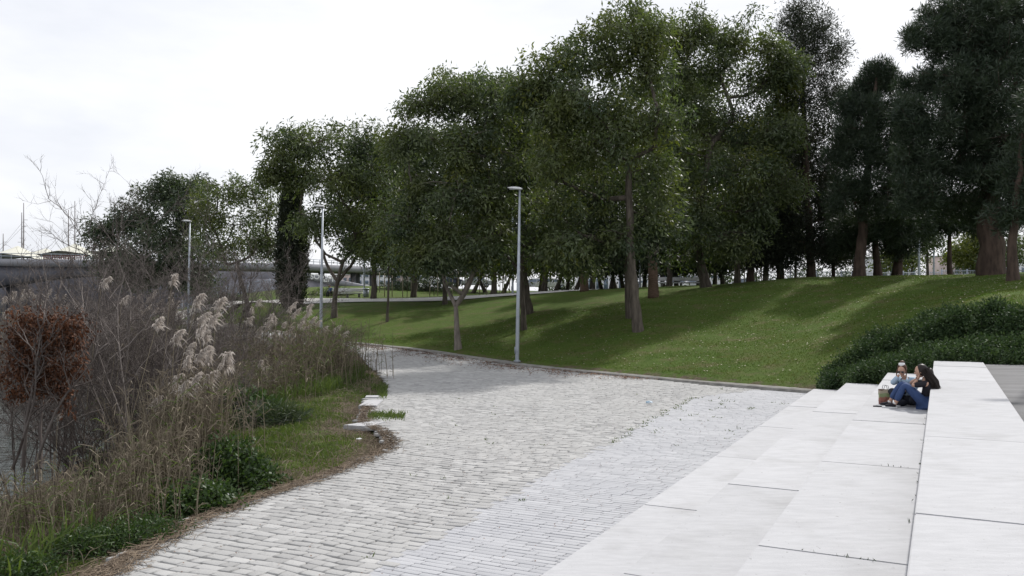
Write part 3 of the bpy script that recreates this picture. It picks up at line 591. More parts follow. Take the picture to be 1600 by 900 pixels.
# taller trees standing further back, their crowns closing the gaps between the front ones
GB = 'tall trees further back on the plateau'
for px, by, D, top, wd, lf, lab in [(583, 470, 76, 250, 52, 'leafdark', 'tall back tree filling the gap left of the Y forked tree'), (646, 464, 80, 215, 60, 'leaf', 'tall back tree behind the Y forked tree, left half'), (770, 463, 80, 190, 60, 'leafdark', 'tall back tree behind the lamp pole, left side'),
    (850, 461, 82, 150, 60, 'leaf', 'tall back tree right behind the thick trunk by the lamp'), (925, 458, 84, 175, 66, 'leafdark', 'tall back tree behind the farther palm'), (1045, 449, 76, 130, 60, 'leaf', 'tall back tree between the two biggest crowns'), (1092, 447, 80, 210, 60, 'leafdark', 'tall back tree behind the white bench'), (1195, 442, 74, 200, 56, 'leafdark', 'tall back tree in the gap left of the wispy evergreen')]:
    L_ = []
    for yy in range(top, 400, 40):
        for q in (-.62, .1, .68): L_.append((px + q * wd + RNG.normal() * 6, yy + RNG.normal() * 9 + abs(q) * 12, wd * .48, 30))
    tree('broadleaf_tree', lab, 'tree', GB, D, [(px, by), (px + 3, by - 35), (px - 2, by - 80), (px + 2, top + 60)], 4.5, L_, leaf=lf, ymax=384, nat=11, nl=24, spread=.6, L=.6, W=.24, shell=.5)

# palms
def palm(label, px, py, D, wpx, top, lower):
    global RNG
    RNG = np.random.default_rng(px)
    x, y = (px - CX) / F * D, D; b = np.array((x, y, gz(x, y))); r = empty('palm_tree', b, label, 'palm', 'fan palms among the trees')
    H = P(0, top, D)[2] - b[2]; w = wpx / F * D / 2; g = Geo(); hl = H * lower
    g.tube([(0, 0, -.2), (0, 0, .15), (-.03, 0, hl * .5), (-.05, 0, hl)], [w * 1.25, w * 1.1, w * .95, w * .9], 12); g.build('trunk', M['palmlow'], r, smooth=True)
    g = Geo(); g.tube([(-.05, 0, hl), (-.06, 0, H)], [w * .9, w * .75], 12)
    A = []; B = []
    for z in np.arange(hl, H, .16):      # crossing stubs of cut fronds
        for k in range(9):
            a = k / 9 * 6.283 + (z / .16 % 2) * .35; A.append((w * .75 * math.cos(a) - .05, w * .75 * math.sin(a), z)); B.append((w * 1.25 * math.cos(a + .25) - .05, w * 1.25 * math.sin(a + .25), z + .3))
    g.sticks(A, B, .05, .025, 4); g.build('cut_frond_stubs', M['palmtop'], r)
    g = Geo()
    for k in range(46):
        a = RNG.random() * 6.283; el = RNG.uniform(-1.0, 1.1); d = np.array((math.cos(a) * math.cos(el), math.sin(a) * math.cos(el), math.sin(el)))
        c = np.array((-.06, 0, H)); e = c + d * 1.25; g.sticks([c], [e], .025, .015, 4, tint=.5)
        n = 22; f = RNG.normal(size=(n, 3)) * .42 + d; f[:, 2] -= .15; f /= np.linalg.norm(f, axis=1)[:, None]
        Bp = e + f * .75; Bp[:, 2] -= .22; g.blades(np.repeat(e[None], n, 0), e + f * .45, Bp, .05, tint=np.clip(.5 - el * .3 + RNG.normal(size=n) * .1, 0, 1))
    g.build('crown', M['palmleaf'], r)
M['palmlow'] = mat('palm trunk', (.07, .045, .03), (.13, .085, .06), scale=3, stretch=(1, 1, 4), bump=1, bscale=12)
M['palmtop'] = mat('cut palm fronds', (.12, .1, .08), (.3, .27, .23), scale=5, rough=.9)
M['palmleaf'] = mat('palm fronds', (.03, .06, .015), (.16, .13, .04), tint=True, rough=.5, trans=.25)
palm('nearer fan palm with thick reddish trunk and cut frond stubs, in bare earth', 1021, 465, 55, 16, 330, .42)
palm('farther fan palm with a shaggy crown, on the crest left of the tallest tree', 913, 456, 66, 13, 348, .45)

# rows of smaller dark trees at the back of the plateau: two built, the others copied
G3 = 'low dark trees along the back of the park'
def back_tree(px, py, D, lab, s=1.0, lean=0, wide=55, top=385, leaf='leafdark', sub=None, name='park_tree', tall=1.0):
    q = 70.0 / D
    return tree(name, lab, 'tree', G3, D, [(px, py), (px + lean * .5, py - 14 * q), (px + lean, py - 30 * q), (px + lean * 1.2, py - 42 * q)], 3.6 * q * 1.3,
                [(px + lean, top, wide * .6, 26), (px - wide * .5, top + 14, wide * .5, 20), (px + wide * .6, top + 12, wide * .5, 20), (px - wide * .1, top + 24, wide * .5, 16), (px + wide * .15, top - 16, wide * .5, 22), (px - wide * .3, top + 30, wide * .35, 8)], leaf=leaf, nat=13, nl=26, spread=.62, L=.62, W=.26, low=2, flare=1.1, shell=.5)
bt = [(867, 457, 84, 'back row tree leaning right, right of the thick trunk by the tall lamp', 10), (886, 456, 92, 'upright slim back row tree left of the farther palm', 2), (899, 455, 84, 'back row tree close beside the farther palm, leaning right', 9),
      (941, 454, 88, 'back row tree leaning left, just right of the farther palm', -7), (955, 454, 86, 'fork topped back row tree midway between the farther palm and the tallest trunk', 2), (963, 453, 94, 'thin back row tree leaning left, close to the tallest trunk', -5),
      (975, 452, 88, 'curved back row tree touching the left of the tallest trunk', -6), (1006, 450, 86, 'fork topped back row tree between the tallest trunk and the nearer palm', 3), (1036, 448, 84, 'back row tree between the nearer palm and the white bench', -3),
      (1058, 447, 82, 'tree standing behind the middle of the white bench', -4), (1117, 446, 84, 'thin back tree just right of the leaning trunk by the bench', 0), (1130, 446, 80, 'knobbly back tree in the bright gap right of the leaning trunk', -3)]
for px, py, D, lab, ln in bt: back_tree(px, py, D, lab, lean=ln, top=int(RNG.uniform(372, 392)), wide=RNG.uniform(38, 56))
for px, D, lab, ln in [(737, 96, 'wide dark tree leaning right in the shade behind the first staked saplings', 14), (760, 100, 'dark tree crowding behind the middle staked saplings', -12), (785, 96, 'dark tree behind the last staked saplings left of the tall lamp', 12), (655, 102, 'dark tree leaning left beside the end of the bridge ramp', -10), (710, 104, 'dark tree right behind the Y fork of the pale trunk', 6), (843, 100, 'dark back tree in front of the parked car right of the tall lamp', 3)]:
    back_tree(px, 457, D, lab, lean=ln, top=398, wide=48)
tree('park_tree', 'light small leaved tree seen in the gap between the wispy evergreen and the conifers', 'tree', G3, 72, [(1243, 436), (1243, 400), (1241, 370)], 2.2, [(1240, 350, 22, 30), (1246, 390, 20, 26), (1238, 310, 18, 26), (1250, 415, 14, 12)], leaf='leaf', nat=16, nl=18, spread=.45, L=.35, W=.2)
tree('park_tree', 'light green small leaved tree with slim stems beside the pale poles in the right gap', 'tree', G3, 78, [(1450, 434), (1449, 400), (1448, 380)], 2.6, [(1447, 365, 22, 22), (1440, 345, 20, 16), (1462, 372, 16, 18), (1436, 385, 14, 14)], leaf='leaf', nat=24, nl=18, spread=.45, L=.38, W=.22)
tree('park_tree', 'yellow green spreading tree beyond the fence, left of the largest pine trunk', 'tree', G3, 88, [(1524, 436), (1523, 405), (1520, 390)], 2.4, [(1512, 378, 26, 20), (1530, 372, 22, 18), (1502, 395, 20, 14), (1540, 392, 22, 16), (1527, 400, 20, 12)], leaf='leafyel', nat=26, nl=22, spread=.55, L=.45, W=.25)
tree('park_tree', 'low tree with crooked bare limbs behind the trunk of the largest pine', 'tree', G3, 84, [(1572, 436), (1570, 415), (1566, 400)], 2.4, [(1575, 385, 20, 20), (1590, 400, 24, 16), (1600, 380, 20, 20), (1560, 405, 18, 12)], leaf='leaf', nat=14, nl=16, spread=.5, L=.4, W=.2)
tree('park_tree', 'yellowish bush like tree by the fence left of the right gap', 'tree', G3, 90, [(1422, 436), (1424, 420), (1428, 410)], 2, [(1418, 405, 22, 16), (1432, 412, 16, 14), (1390, 405, 20, 18), (1400, 395, 18, 14)], leaf='leafyel', nat=22, nl=20, spread=.55, L=.4, W=.25)

RNG = np.random.default_rng(11)
# ---------------------------------------------------------------- street lamps
def make_lamp():
    r = empty('street_lamp', (0, 0, 0), 'x', 'street lamp', 'street lamps'); g = Geo()
    g.tube([(0, 0, -.3), (0, 0, .02), (0, 0, 2.5), (0, 0, 8.42)], [.1, .1, .092, .05], 12); g.build('pole', M['steel'], r, smooth=True)
    g = Geo(); g.box((0, 0, .02), (.34, .34, .03)); [g.box((sx * .12, sy * .12, .05), (.03, .03, .04)) for sx in (-1, 1) for sy in (-1, 1)]; g.build('base_plate', M['steel'], r)
    g = Geo(); g.box((-.11, 0, .55), (.05, .12, .34)); g.build('service_door', M['steel'], r)
    # flat wedge shaped lantern
    prof = [(.12, .07, .05), (.02, .11, .09), (-.2, .15, .1), (-.4, .15, .08), (-.6, .10, .03)]
    V = []; 
    for x, w, h in prof:
        z = 8.45 - (x - .12) * .08
        for k in range(10):
            a = k / 10 * 6.283; V.append((x, math.cos(a) * w, z + max(math.sin(a), -.35) * h))
    Q = [(i * 10 + k, i * 10 + (k + 1) % 10, (i + 1) * 10 + (k + 1) % 10, (i + 1) * 10 + k) for i in range(4) for k in range(10)]
    V += [(.12, 0, 8.45), (-.6, 0, 8.5)]; T = [(50, (k + 1) % 10, k) for k in range(10)] + [(51, 40 + k, 40 + (k + 1) % 10) for k in range(10)]
    g = Geo(); g.add(V, Q, T); h = g.build('lamp_head', M['lampw'], r, smooth=True)
    g = Geo(); g.box((-.3, 0, 8.44), (.42, .2, .02)); g.build('lamp_glass', M['glasspale'], h)
    return r
M['lampw'] = mat('lantern cover', (.62, .63, .64), (.7, .7, .71), rough=.4)
M['glasspale'] = mat('lantern glass', (.5, .52, .54), (.55, .57, .6), rough=.15)
lamp0 = make_lamp()
lp = [(808, 40.9, None, 'tall grey street lamp at the kerb in front of the lawn, nearest one'),
      (501, 52.3, None, 'grey street lamp rising behind the reeds, left of the wide forked tree'),
      (294, 64.5, None, 'grey street lamp in front of the rounded tree at the far left'),
      (311, 86, None, 'thin distant lamp pole right of the lamp at the far left'),
      (569, 86, None, 'thin distant lamp pole beside the litter bin on the pale walk'),
      (801, 74, None, 'lamp pole on the pale walk, seen just left of the nearest lamp pole'),
      (1000, 80, None, 'thin lamp pole on the crest between the tallest trunk and the nearer palm'),
      (1436, 74, None, 'pale lamp pole in the right gap between the pines'),
      (1459, 84, None, 'thinner pale lamp pole in the right gap, right of the other pole')]
for i, (px, D, z, lab) in enumerate(lp):
    o = lamp0 if i == 0 else copy_tree(lamp0); x = (px - CX) / F * D
    zz = float(zp(D)) + .1 if i in (0, 1) else gz(x, D)
    o.location = (x, D, zz); o['label'] = lab
    o.rotation_euler = (0, R(.9 if i < 3 else 0), 0)
o = copy_tree(lamp0); o['label'] = 'street lamp at the right edge, only the tip of its white head in view'; o.location = (12.76, 19.9, 1.56)

# ---------------------------------------------------------------- saplings with stakes
M['stake'] = mat('wooden stake', (.3, .26, .2), (.42, .37, .3), scale=5, rough=.9)
def sapling():
    r = empty('staked_sapling', (0, 0, 0), 'young leafless sapling tied between pale wooden stakes on the lawn', 'sapling', 'staked saplings beyond the pale walk')
    g = Geo(); g.tube([(0, 0, -.1), (.03, 0, 1.2), (0, .02, 2.4), (.05, 0, 3.4)], [.035, .03, .02, .008], 5)
    for _ in range(14):
        z = RNG.uniform(1.8, 3.2); a = RNG.random() * 6.28; l = RNG.uniform(.4, .9); g.sticks([(0, 0, z)], [(math.cos(a) * l * .5, math.sin(a) * l * .5, z + l * .8)], .012, .005, 3)
    g.build('trunk', M['bark'], r)
    for dx, dy in ((-.42, .05), (.4, -.1)):
        g = Geo(); g.tube([(dx, dy, -.1), (dx, dy, 2.45)], [.045, .045], 7); g.build('stake', M['stake'], r)
    g = Geo(); g.box((0, 0, 1.9), (.84, .02, .05), -.17); g.build('tie', M['stake'], r); return r
sp0 = sapling()
spl = [(607, 82, 'staked sapling just right of the slim young tree'), (636, 80, 'staked sapling between the slim young tree and the dark edge tree'), (678, 80, 'staked sapling left of the dark edge trunk'), (702, 82, 'staked sapling right behind the Y fork, left branch'), (722, 88, 'staked sapling seen through the Y fork'),
       (755, 82, 'staked sapling right of the Y forked tree'), (781, 84, 'first staked sapling left of the pale lamp pole'), (791, 90, 'second staked sapling left of the pale lamp pole, close behind the first'), (589, 92, 'staked sapling right of the litter bin'), (1171, 70, 'staked sapling on the crest between two conifers'), (1182, 72, 'farther staked sapling on the crest between two conifers')]
for i, (px, D, lab) in enumerate(spl):
    o = sp0 if i == 0 else copy_tree(sp0); x = (px - CX) / F * D; o.location = (x, D, gz(x, D)); o.rotation_euler = (0, 0, RNG.uniform(-.5, .5)); o['label'] = lab; o.scale = (1, 1, RNG.uniform(.9, 1.1) * (1.5 if i > 8 else 1))

# ---------------------------------------------------------------- benches, bin
def bench(px, D, length, lab, rz=0):
    x = (px - CX) / F * D; r = empty('concrete_bench', (x, D, gz(x, D)), lab, 'bench', 'long pale benches', rz)
    g = Geo(); g.box((0, 0, .44), (length, .55, .12)); g.build('seat', M['white'], r)
    for k in (-.38, 0, .38):
        g = Geo(); g.box((k * length, 0, .19), (.16, .4, .4)); g.build('leg', M['kerb'], r)
    g = Geo(); g.box((0, .25, .78), (length, .07, .36)); g.build('backrest', M['white'], r)
    for k in (-.4, .4):
        g = Geo(); g.box((k * length, .28, .6), (.07, .05, .5)); g.build('backrest_post', M['steel'], r)
bench(543, 82, 3.0, 'white bench on the lawn behind the wide forked tree, beside the litter bin')
bench(1064, 77, 4.6, 'long white bench on the crest between the nearer palm and a leaning trunk')
x = (572 - CX) / F * 81; r = empty('litter_bin', (x, 81, gz(x, 81)), 'grey litter bin on the pale walk right of the white bench', 'bin')
g = Geo(); g.tube([(0, 0, 0), (0, 0, .75)], [.26, .3], 14); g.build('body', M['steel'], r); g = Geo(); g.tube([(0, 0, .75), (0, 0, .85), (0, 0, .88)], [.34, .34, .2], 14); g.build('lid', M['steel'], r)

# ---------------------------------------------------------------- bridge
M['conc2'] = mat('weathered bridge concrete', (.10, .10, .12), (.17, .17, .195), scale=.25, bump=.3, rough=.9)
M['conc3'] = mat('bridge fascia', (.2, .2, .22), (.28, .28, .3), scale=.3, rough=.9)
M['red'] = mat('red railing', (.16, .06, .06), (.2, .09, .08), rough=.6)
br = empty('road_bridge', P(160, 430, 155), 'long grey concrete road bridge over the river at the far left', 'bridge'); b0 = np.array(br.location)
pl = [(-260, 140), (0, 150), (160, 156), (480, 171), (590, 187), (760, 215)]; pl = [np.array(((px - CX) / F * D, D, 0)) for px, D in pl]
def beam(g, pts, zt, zb, w, bott=None):
    for i, (a, b) in enumerate(zip(pts[:-1], pts[1:])):
        d = b - a; n = np.array((-d[1], d[0], 0)); n /= np.linalg.norm(n)
        m = 12; f = np.linspace(0, 1, m + 1)
        V = []
        for q in f:
            c = a + d * q; bz = zb if bott is None else bott(c)
            V += [c - b0 + (0, 0, zt), c - b0 + (0, 0, bz), c + n * w - b0 + (0, 0, bz), c + n * w - b0 + (0, 0, zt)]
        g.add(V, [(k * 4 + j, k * 4 + (j + 1) % 4, (k + 1) * 4 + (j + 1) % 4, (k + 1) * 4 + j) for k in range(m) for j in range(4)])
OFF = np.array((0, 0, b0[2]))
g = Geo(); beam(g, pl, 10.9, 9.6, 13); g.build('deck', M['conc3'], br)
g = Geo(); gl = [p + np.array((.3, 1.0, 0)) for p in pl[:3]] + [pl[2] + np.array((16, 3.5, 0))]
beam(g, gl, 9.58, 6, 11, lambda c: 8.4 - 3.0 * min(1, abs(((c[0] + 95) % 46) - 23) / 23) ** 2.0); g.build('girder', M['conc2'], br)
for px, D in [(-60, 150), (12, 153), (497, 175), (548, 182), (554, 186), (578, 186), (612, 192)]:
    big = px < 100; g = Geo(); g.box(((px - CX) / F * D - b0[0], D + 3 - b0[1], 3.5 - b0[2]), (3.0 if big else 1.1, 2 if big else 1.1, 12)); g.build('pier', M['conc2'], br)
g = Geo(); A = []; B = []
for a, b in zip(pl[:-1], pl[1:]):
    for q in np.arange(0, 1, 1.6 / np.linalg.norm(b - a)): c = a + (b - a) * q - b0; c[2] = 0; c += (0, .3, -b0[2]); A.append(c + (0, 0, 10.9)); B.append(c + (0, 0, 11.9))
    for z in (11.9, 11.4): A.append(a - b0 * (1, 1, 0) + (0, .3, z - b0[2])); B.append(b - b0 * (1, 1, 0) + (0, .3, z - b0[2]))
g.sticks(A, B, .06, .06, 4); g.build('railing', M['steel'], br)
a_ = np.array(((68 - CX) / F * 152, 152.0, 0)); g = Geo(); c = P(102, 404, 151.5) - b0; g.box(c - (0, 0, .1), (7.8, .1, .1), .05); g.box(c + (0, 0, .5), (7.8, .1, .1), .05); [g.box(c + (k * .4 - 3.9, 0, .2), (.14, .08, .6), .05) for k in range(20)]; g.build('red_barrier', M['red'], br)
g = Geo(); g.box((-110 - b0[0], 215 - b0[1], 5.0 - b0[2]), (114, 10, 14)); g.build('abutment_wall', M['conc2'], br)
# descending ramp with painted wall
rm_ = empty('bridge_ramp', P(550, 455, 150), 'grey ramp coming down from the bridge, white graffiti letters on its wall', 'ramp'); r0_ = np.array(rm_.location)
c0, c1 = P(478, 427, 150), P(628, 458, 150)
g = Geo(); n = (0, 6, 0); V = [c0, c0 - (0, 0, 1.0), c0 - (0, 0, 1.0) + n, c0 + n, c1, c1 - (0, 0, .9), c1 - (0, 0, .9) + n, c1 + n]; g.add(np.array(V) - r0_, [(0, 1, 5, 4), (1, 2, 6, 5), (2, 3, 7, 6), (3, 0, 4, 7), (0, 3, 2, 1), (4, 5, 6, 7)]); g.build('parapet', M['conc3'], rm_)
M['wallp'] = mat('painted retaining wall', (.15, .15, .18), (.26, .25, .28), scale=.5, rough=.9)
g = Geo(); w0, w1 = c0 + (-14, .4, 2.2), c1 + (0, .4, -.95); z0 = 3.0
V = [w0 * (1, 1, 0) + (0, 0, z0), w0 * (1, 1, 0) + (0, 0, c0[2] - 1), c0 + (0, .4, -1.02), (c0[0], c0[1] + .4, z0), w1, (w1[0], w1[1], z0)]; V = np.array(V) - r0_; V2 = V + (0, .5, 0)
g.add(np.vstack([V, V2]), [(0, 3, 2, 1), (3, 5, 4, 2), (1, 2, 8, 7), (2, 4, 10, 8)]); g.build('wall', M['wallp'], rm_)
def text(s, loc, size, m, parent, name, rot=(R(90), 0, 0), ext=.02):
    cu = bpy.data.curves.new('t', 'FONT'); cu.body = s; cu.size = size; cu.extrude = ext; cu.offset = .02 * size
    ob = bpy.data.objects.new('t', cu); COL.objects.link(ob); dg = bpy.context.evaluated_depsgraph_get(); me = bpy.data.meshes.new_from_object(ob.evaluated_get(dg)); bpy.data.objects.remove(ob)
    o = bpy.data.objects.new(name, me); COL.objects.link(o); me.materials.append(m); o.parent = parent; o.location = loc; o.rotation_euler = rot; return o
text('SON', P(485, 436, 150) - r0_, 1.3, M['white'], rm_, 'graffiti'); text('EPIC', P(505, 440, 150) - r0_, 1.5, M['white'], rm_, 'graffiti')

# ---------------------------------------------------------------- tensile canopies and their masts beyond the river
M['sail'] = mat('cream fabric', (.5, .5, .43), (.6, .59, .52), rough=.8)
M['mast'] = mat('mast steel', (.2, .18, .18), (.26, .24, .24), rough=.6)
def canopy(cx, cy, w, h, lab, D=190):
    c = P(cx, cy, D); r = empty('fabric_canopy', c, lab, 'canopy', 'tensile fabric canopies across the river'); m = 16; V = []
    W = w / F * D; H = h / F * D
    for i in range(m + 1):
        for j in range(9):
            u = i / m * 2 - 1; v = j / 4 - 1; q = min(1, math.hypot(u, v * .8)); V.append((u * W, v * 7 * (1 - .25 * abs(u)), H * ((1 - q) ** 1.5) * 1.0 - H * .35 * abs(u) ** 2 * (1 if (j % 8) else .6)))
    Q = [(i * 9 + j, (i + 1) * 9 + j, (i + 1) * 9 + j + 1, i * 9 + j + 1) for i in range(m) for j in range(8)]
    g = Geo(); g.add(V, Q); V3 = np.array(V) - (0, 0, .12); g.add(V3, Q); g.build('fabric', M['sail'], r, smooth=True)
    for s_ in (-1, 1):
        g = Geo(); g.tube([(s_ * W * .98, 0, -H * .35 - 6), (s_ * W * .98, 0, H * .3)], [.12, .12], 6); g.build('support_post', M['mast'], r)
canopy(118, 396, 38, 16, 'cream pointed fabric canopy above the red railing, right one')
canopy(28, 400, 42, 16, 'cream pointed fabric canopy near the left edge')
canopy(72, 399, 30, 11, 'flatter grey fabric canopy between the two pointed ones', 200)
canopy(175, 396, 30, 12, 'fabric canopy partly hidden by the rounded tree', 200)
for px, top, lab in [(34, 332, 'shorter mast of the left pair'), (37, 317, 'taller mast of the left pair'), (107, 328, 'shorter mast of the right pair'), (117, 314, 'taller mast of the right pair'), (5, 365, 'short mast at the left edge')]:
    D = 192; c = P(px, 412, D); r = empty('mast', c, lab + ' above the canopies', 'mast', 'steel masts above the canopies'); g = Geo(); H = (412 - top) / F * D
    g.tube([(0, 0, -6), (0, 0, H * .6), (0, 0, H)], [.16, .12, .08], 6); g.build('pole', M['mast'], r); g = Geo()
    for k in (.42, .62, .72): g.box((.5 * (1 if k > .6 else -1), 0, H * k), (.8, .15, .08))
    g.build('spreader', M['mast'], r); g = Geo(); g.sticks([(0, 0, H * .7)] * 2, [(-9, 0, -1), (9, 0, -1)], .03, .03, 3); g.build('stay_cables', M['mast'], r)

# ---------------------------------------------------------------- far buildings
M['wallpink'] = mat('pinkish render', (.38, .31, .3), (.46, .39, .37), scale=.5); M['wallwhite'] = mat('white render', (.55, .56, .6), (.66, .66, .68), scale=.4)
M['winblue'] = mat('window glass', (.07, .1, .14), (.13, .17, .23), rough=.15, spec=.6); M['roofg'] = mat('grey roof', (.2, .2, .21), (.3, .3, .3), scale=.6)
def building(px0, px1, ytop, ybot, D, depth, m, lab, nx_, nz_, cat='building', winh=.5):
    a, b = P(px0, ybot, D), P(px1, ytop, D); W, H = b[0] - a[0], b[2] - 3.0; c = np.array(((a[0] + b[0]) / 2, D, 3.0)); r = empty('building', c, lab, cat, 'buildings beyond the park')
    g = Geo(); g.box((0, depth / 2, H / 2), (W, depth, H)); g.build('wall', m, r); g = Geo(); g.box((0, depth / 2, H + .12), (W + .6, depth + .6, .24)); g.build('roof', M['roofg'], r)
    vis = b[2] - a[2]
    for i in range(nx_):
        for j in range(nz_):
            g = Geo(); w = W / nx_ * .55; h = vis / nz_ * winh; x = -W / 2 + (i + .5) * W / nx_; z = H - (j + .55) * vis / nz_
            g.box((x, -.02, z), (w, .1, h)); f = g.build('window', M['winblue'], r); g = Geo(); g.box((x, -.05, z - h / 2 - .06), (w + .2, .2, .1)); g.build('sill', M['white'], f)
building(556, 612, 424, 457, 225, 14, M['wallwhite'], 'white block of flats seen under the bridge deck', 5, 3)
building(600, 646, 426, 457, 235, 14, M['wallpink'], 'pinkish block of flats beside the white one, left of the back trees', 5, 3)
building(518, 552, 430, 457, 250, 14, M['wallpink'], 'low pinkish building behind the bridge piers', 4, 2)
building(905, 1012, 428, 457, 165, 12, M['wallwhite'], 'long low white building with blue windows behind the tallest trunk', 9, 1, winh=.55)
building(1036, 1130, 426, 452, 170, 12, M['wallwhite'], 'long low white building behind the white bench', 9, 2, winh=.3)
building(1366, 1432, 402, 440, 150, 10, M['wallwhite'], 'pale pavilion with a flat roof in the right gap', 6, 1, winh=.4)
building(1490, 1545, 399, 440, 160, 10, M['wallpink'], 'pinkish low building beyond the fence left of the largest pine trunk', 5, 1, winh=.3)
building(1562, 1640, 404, 440, 150, 10, M['wallwhite'], 'pale low building at the right edge beyond the fence', 5, 1, winh=.3)

# ---------------------------------------------------------------- fence behind the crest
M['fence'] = mat('pale blue grey fence bars', (.3, .33, .4), (.38, .41, .48), rough=.6)
def fence(px0, px1, D, h, lab):
    x0, x1 = (px0 - CX) / F * D, (px1 - CX) / F * D; r = empty('bar_fence', ((x0 + x1) / 2, D, gz((x0 + x1) / 2, D)), lab, 'fence', 'fence panels behind the crest'); b = np.array(r.location)
    xs = np.arange(x0, x1, .16); z = ground(xs, np.full_like(xs, D), False); A = np.stack([xs, np.full_like(xs, D), z], 1) - b; g = Geo(); g.sticks(A, A + (0, 0, h), .02, .02, 4)
    for hh in (.15, h - .1): g.sticks(A[:-1] + (0, 0, hh), A[1:] + (0, 0, hh), .03, .03, 4)
    g.build('bars', M['fence'], r)
    for k in range(0, len(xs), 16):
        g = Geo(); g.box(A[k] + (0, .05, h / 2), (.12, .12, h + .15)); g.build('fence_post', M['fence'], r)
fence(1196, 1330, 84, 1.7, 'pale bar fence behind the crest, left stretch behind the conifers')
fence(1332, 1470, 84, 1.6, 'pale bar fence behind the crest, stretch in the right gap with the poles')
fence(1472, 1640, 84, 1.75, 'pale bar fence behind the crest, stretch behind the largest pine')

# ---------------------------------------------------------------- parked cars on the road beyond
def car(paint):
    r = empty('parked_car', (0, 0, 0), 'x', 'car', 'cars parked beyond the park'); pr = [(-2.1, .35), (-2.12, .75), (-1.95, .92), (-1.3, 1.0), (-.95, 1.32), (-.5, 1.45), (.6, 1.46), (1.35, 1.2), (1.75, .95), (2.1, .85), (2.12, .35)]
    V = [];
    for x, z in pr:
        t = max(0, z - .95) * .35
        for y in (-.85 + t, .85 - t): V.append((x, y, z))
    n = len(pr); Q = [(2 * i, 2 * i + 1, 2 * i + 3, 2 * i + 2) for i in range(n - 1)] + [(0, 2 * n - 2, 2 * n - 1, 1)]
    bm = bmesh.new(); vs = [bm.verts.new(v) for v in V]; [bm.faces.new([vs[k] for k in q]) for q in Q]; bm.faces.new([vs[2 * i] for i in range(n)]); bm.faces.new([vs[2 * i + 1] for i in reversed(range(n))]); bmesh.ops.recalc_face_normals(bm, faces=bm.faces)
    bmesh.ops.bevel(bm, geom=list(bm.edges), offset=.05, segments=2, affect='EDGES'); me = bpy.data.meshes.new('body'); bm.to_mesh(me); bm.free(); me.materials.append(paint); o = bpy.data.objects.new('body', me); COL.objects.link(o); o.parent = r
    for s_ in (-1, 1):
        for q in ([(-1.0, .98), (-.78, 1.28), (-.1, 1.34), (-.1, .98)], [(0, .98), (0, 1.34), (.65, 1.32), (1.25, 1.12), (1.3, .98)]):
            vv = [(x, s_ * (.862 - max(0, z - .95) * .35), z) for x, z in q]; g = Geo()
            if len(vv) == 4: g.add(vv, [(0, 1, 2, 3)])
            else: g.add(vv, [(0, 1, 2, 3)], [(0, 3, 4)])
            g.build('side_window', M['winblue'], r)
    for x in (-1.3, 1.35):
        for s_ in (-1, 1): g = Geo(); g.tube([(x, s_ * .88, .32), (x, s_ * .66, .32)], [.33, .33], 16); w = g.build('wheel', M['tyre'], r); g = Geo(); g.tube([(x, s_ * .9, .32), (x, s_ * .86, .32)], [.2, .2], 10); g.build('rim', M['steel'], w)
    return r
M['tyre'] = mat('tyre', (.02, .02, .02), (.03, .03, .03)); M['cw'] = mat('white car paint', (.7, .7, .72), (.75, .75, .75), rough=.25, spec=.5); M['cs'] = mat('silver car paint', (.35, .37, .4), (.42, .43, .45), rough=.3, spec=.5); M['cd'] = mat('dark car paint', (.04, .05, .08), (.06, .07, .1), rough=.25, spec=.5)
cars = {k: car(M[k]) for k in ('cw', 'cs', 'cd')}; used = set()
for k, px, D, lab in [('cw', 862, 108, 'white car just right of the tall lamp, between the dark trunks'), ('cs', 838, 113, 'silver car behind the thick trunk by the tall lamp'), ('cs', 745, 112, 'silver car in the shade behind the staked saplings'), ('cd', 700, 113, 'dark car behind the Y forked tree'), ('cw', 664, 112, 'white car at the foot of the bridge ramp, left of the dark edge tree'),
                      ('cw', 1052, 108, 'white car behind the left half of the white bench'), ('cs', 1085, 110, 'silver car behind the right half of the white bench'), ('cd', 1165, 108, 'dark blue car on the crest behind the staked saplings'), ('cw', 1010, 112, 'white car between the tallest trunk and the nearer palm')]:
    o = cars[k] if k not in used else copy_tree(cars[k]); used.add(k); x = (px - CX) / F * D; o.location = (x, D, max(gz(x, D), 4.3) + .25); o.rotation_euler = (0, 0, RNG.choice([0, math.pi]) + .03); o['label'] = lab
# hedge and bushes in front of the left walk
def bush(px, D, w, h, lab, leaf='leafdark', nat=60, cat='bush', y=None, name='bush', d=.7, L=.16, W=.09, group=None):
    x = (px - CX) / F * D; b = np.array((x, D, gz(x, D) if y is None else y)); r = empty(name, b, lab, cat, group); v = RNG.normal(size=(nat, 3)); v /= np.linalg.norm(v, axis=1)[:, None]; v *= (RNG.random(nat) ** .4)[:, None]; v[:, 2] = np.abs(v[:, 2])
    C = v * (w, w * d, h); C[:, :2] += RNG.normal(size=(nat, 2)) * .1; g = Geo(); g.leaves(C, 46, .16, L, W, .2, .8, .5, .2); g.build('foliage', M[leaf], r)
    g = Geo(); g.sticks(RNG.normal(size=(nat, 3)) * (.1 * w, .1 * w, .0), C, .015, .006, 3); g.build('stems', M['bark'], r); return r
bush(352, 83, 2.2, .9, 'low rounded green bush on the pale walk right of the far left lamp', 'leafdark', 90)
bush(650, 100, 5, 1.6, 'dark low bush line at the foot of the bridge ramp', 'leafdark', 160)
bush(520, 86, 2.4, .9, 'small light green bush behind the bench with the seated person', 'leaf', 70)
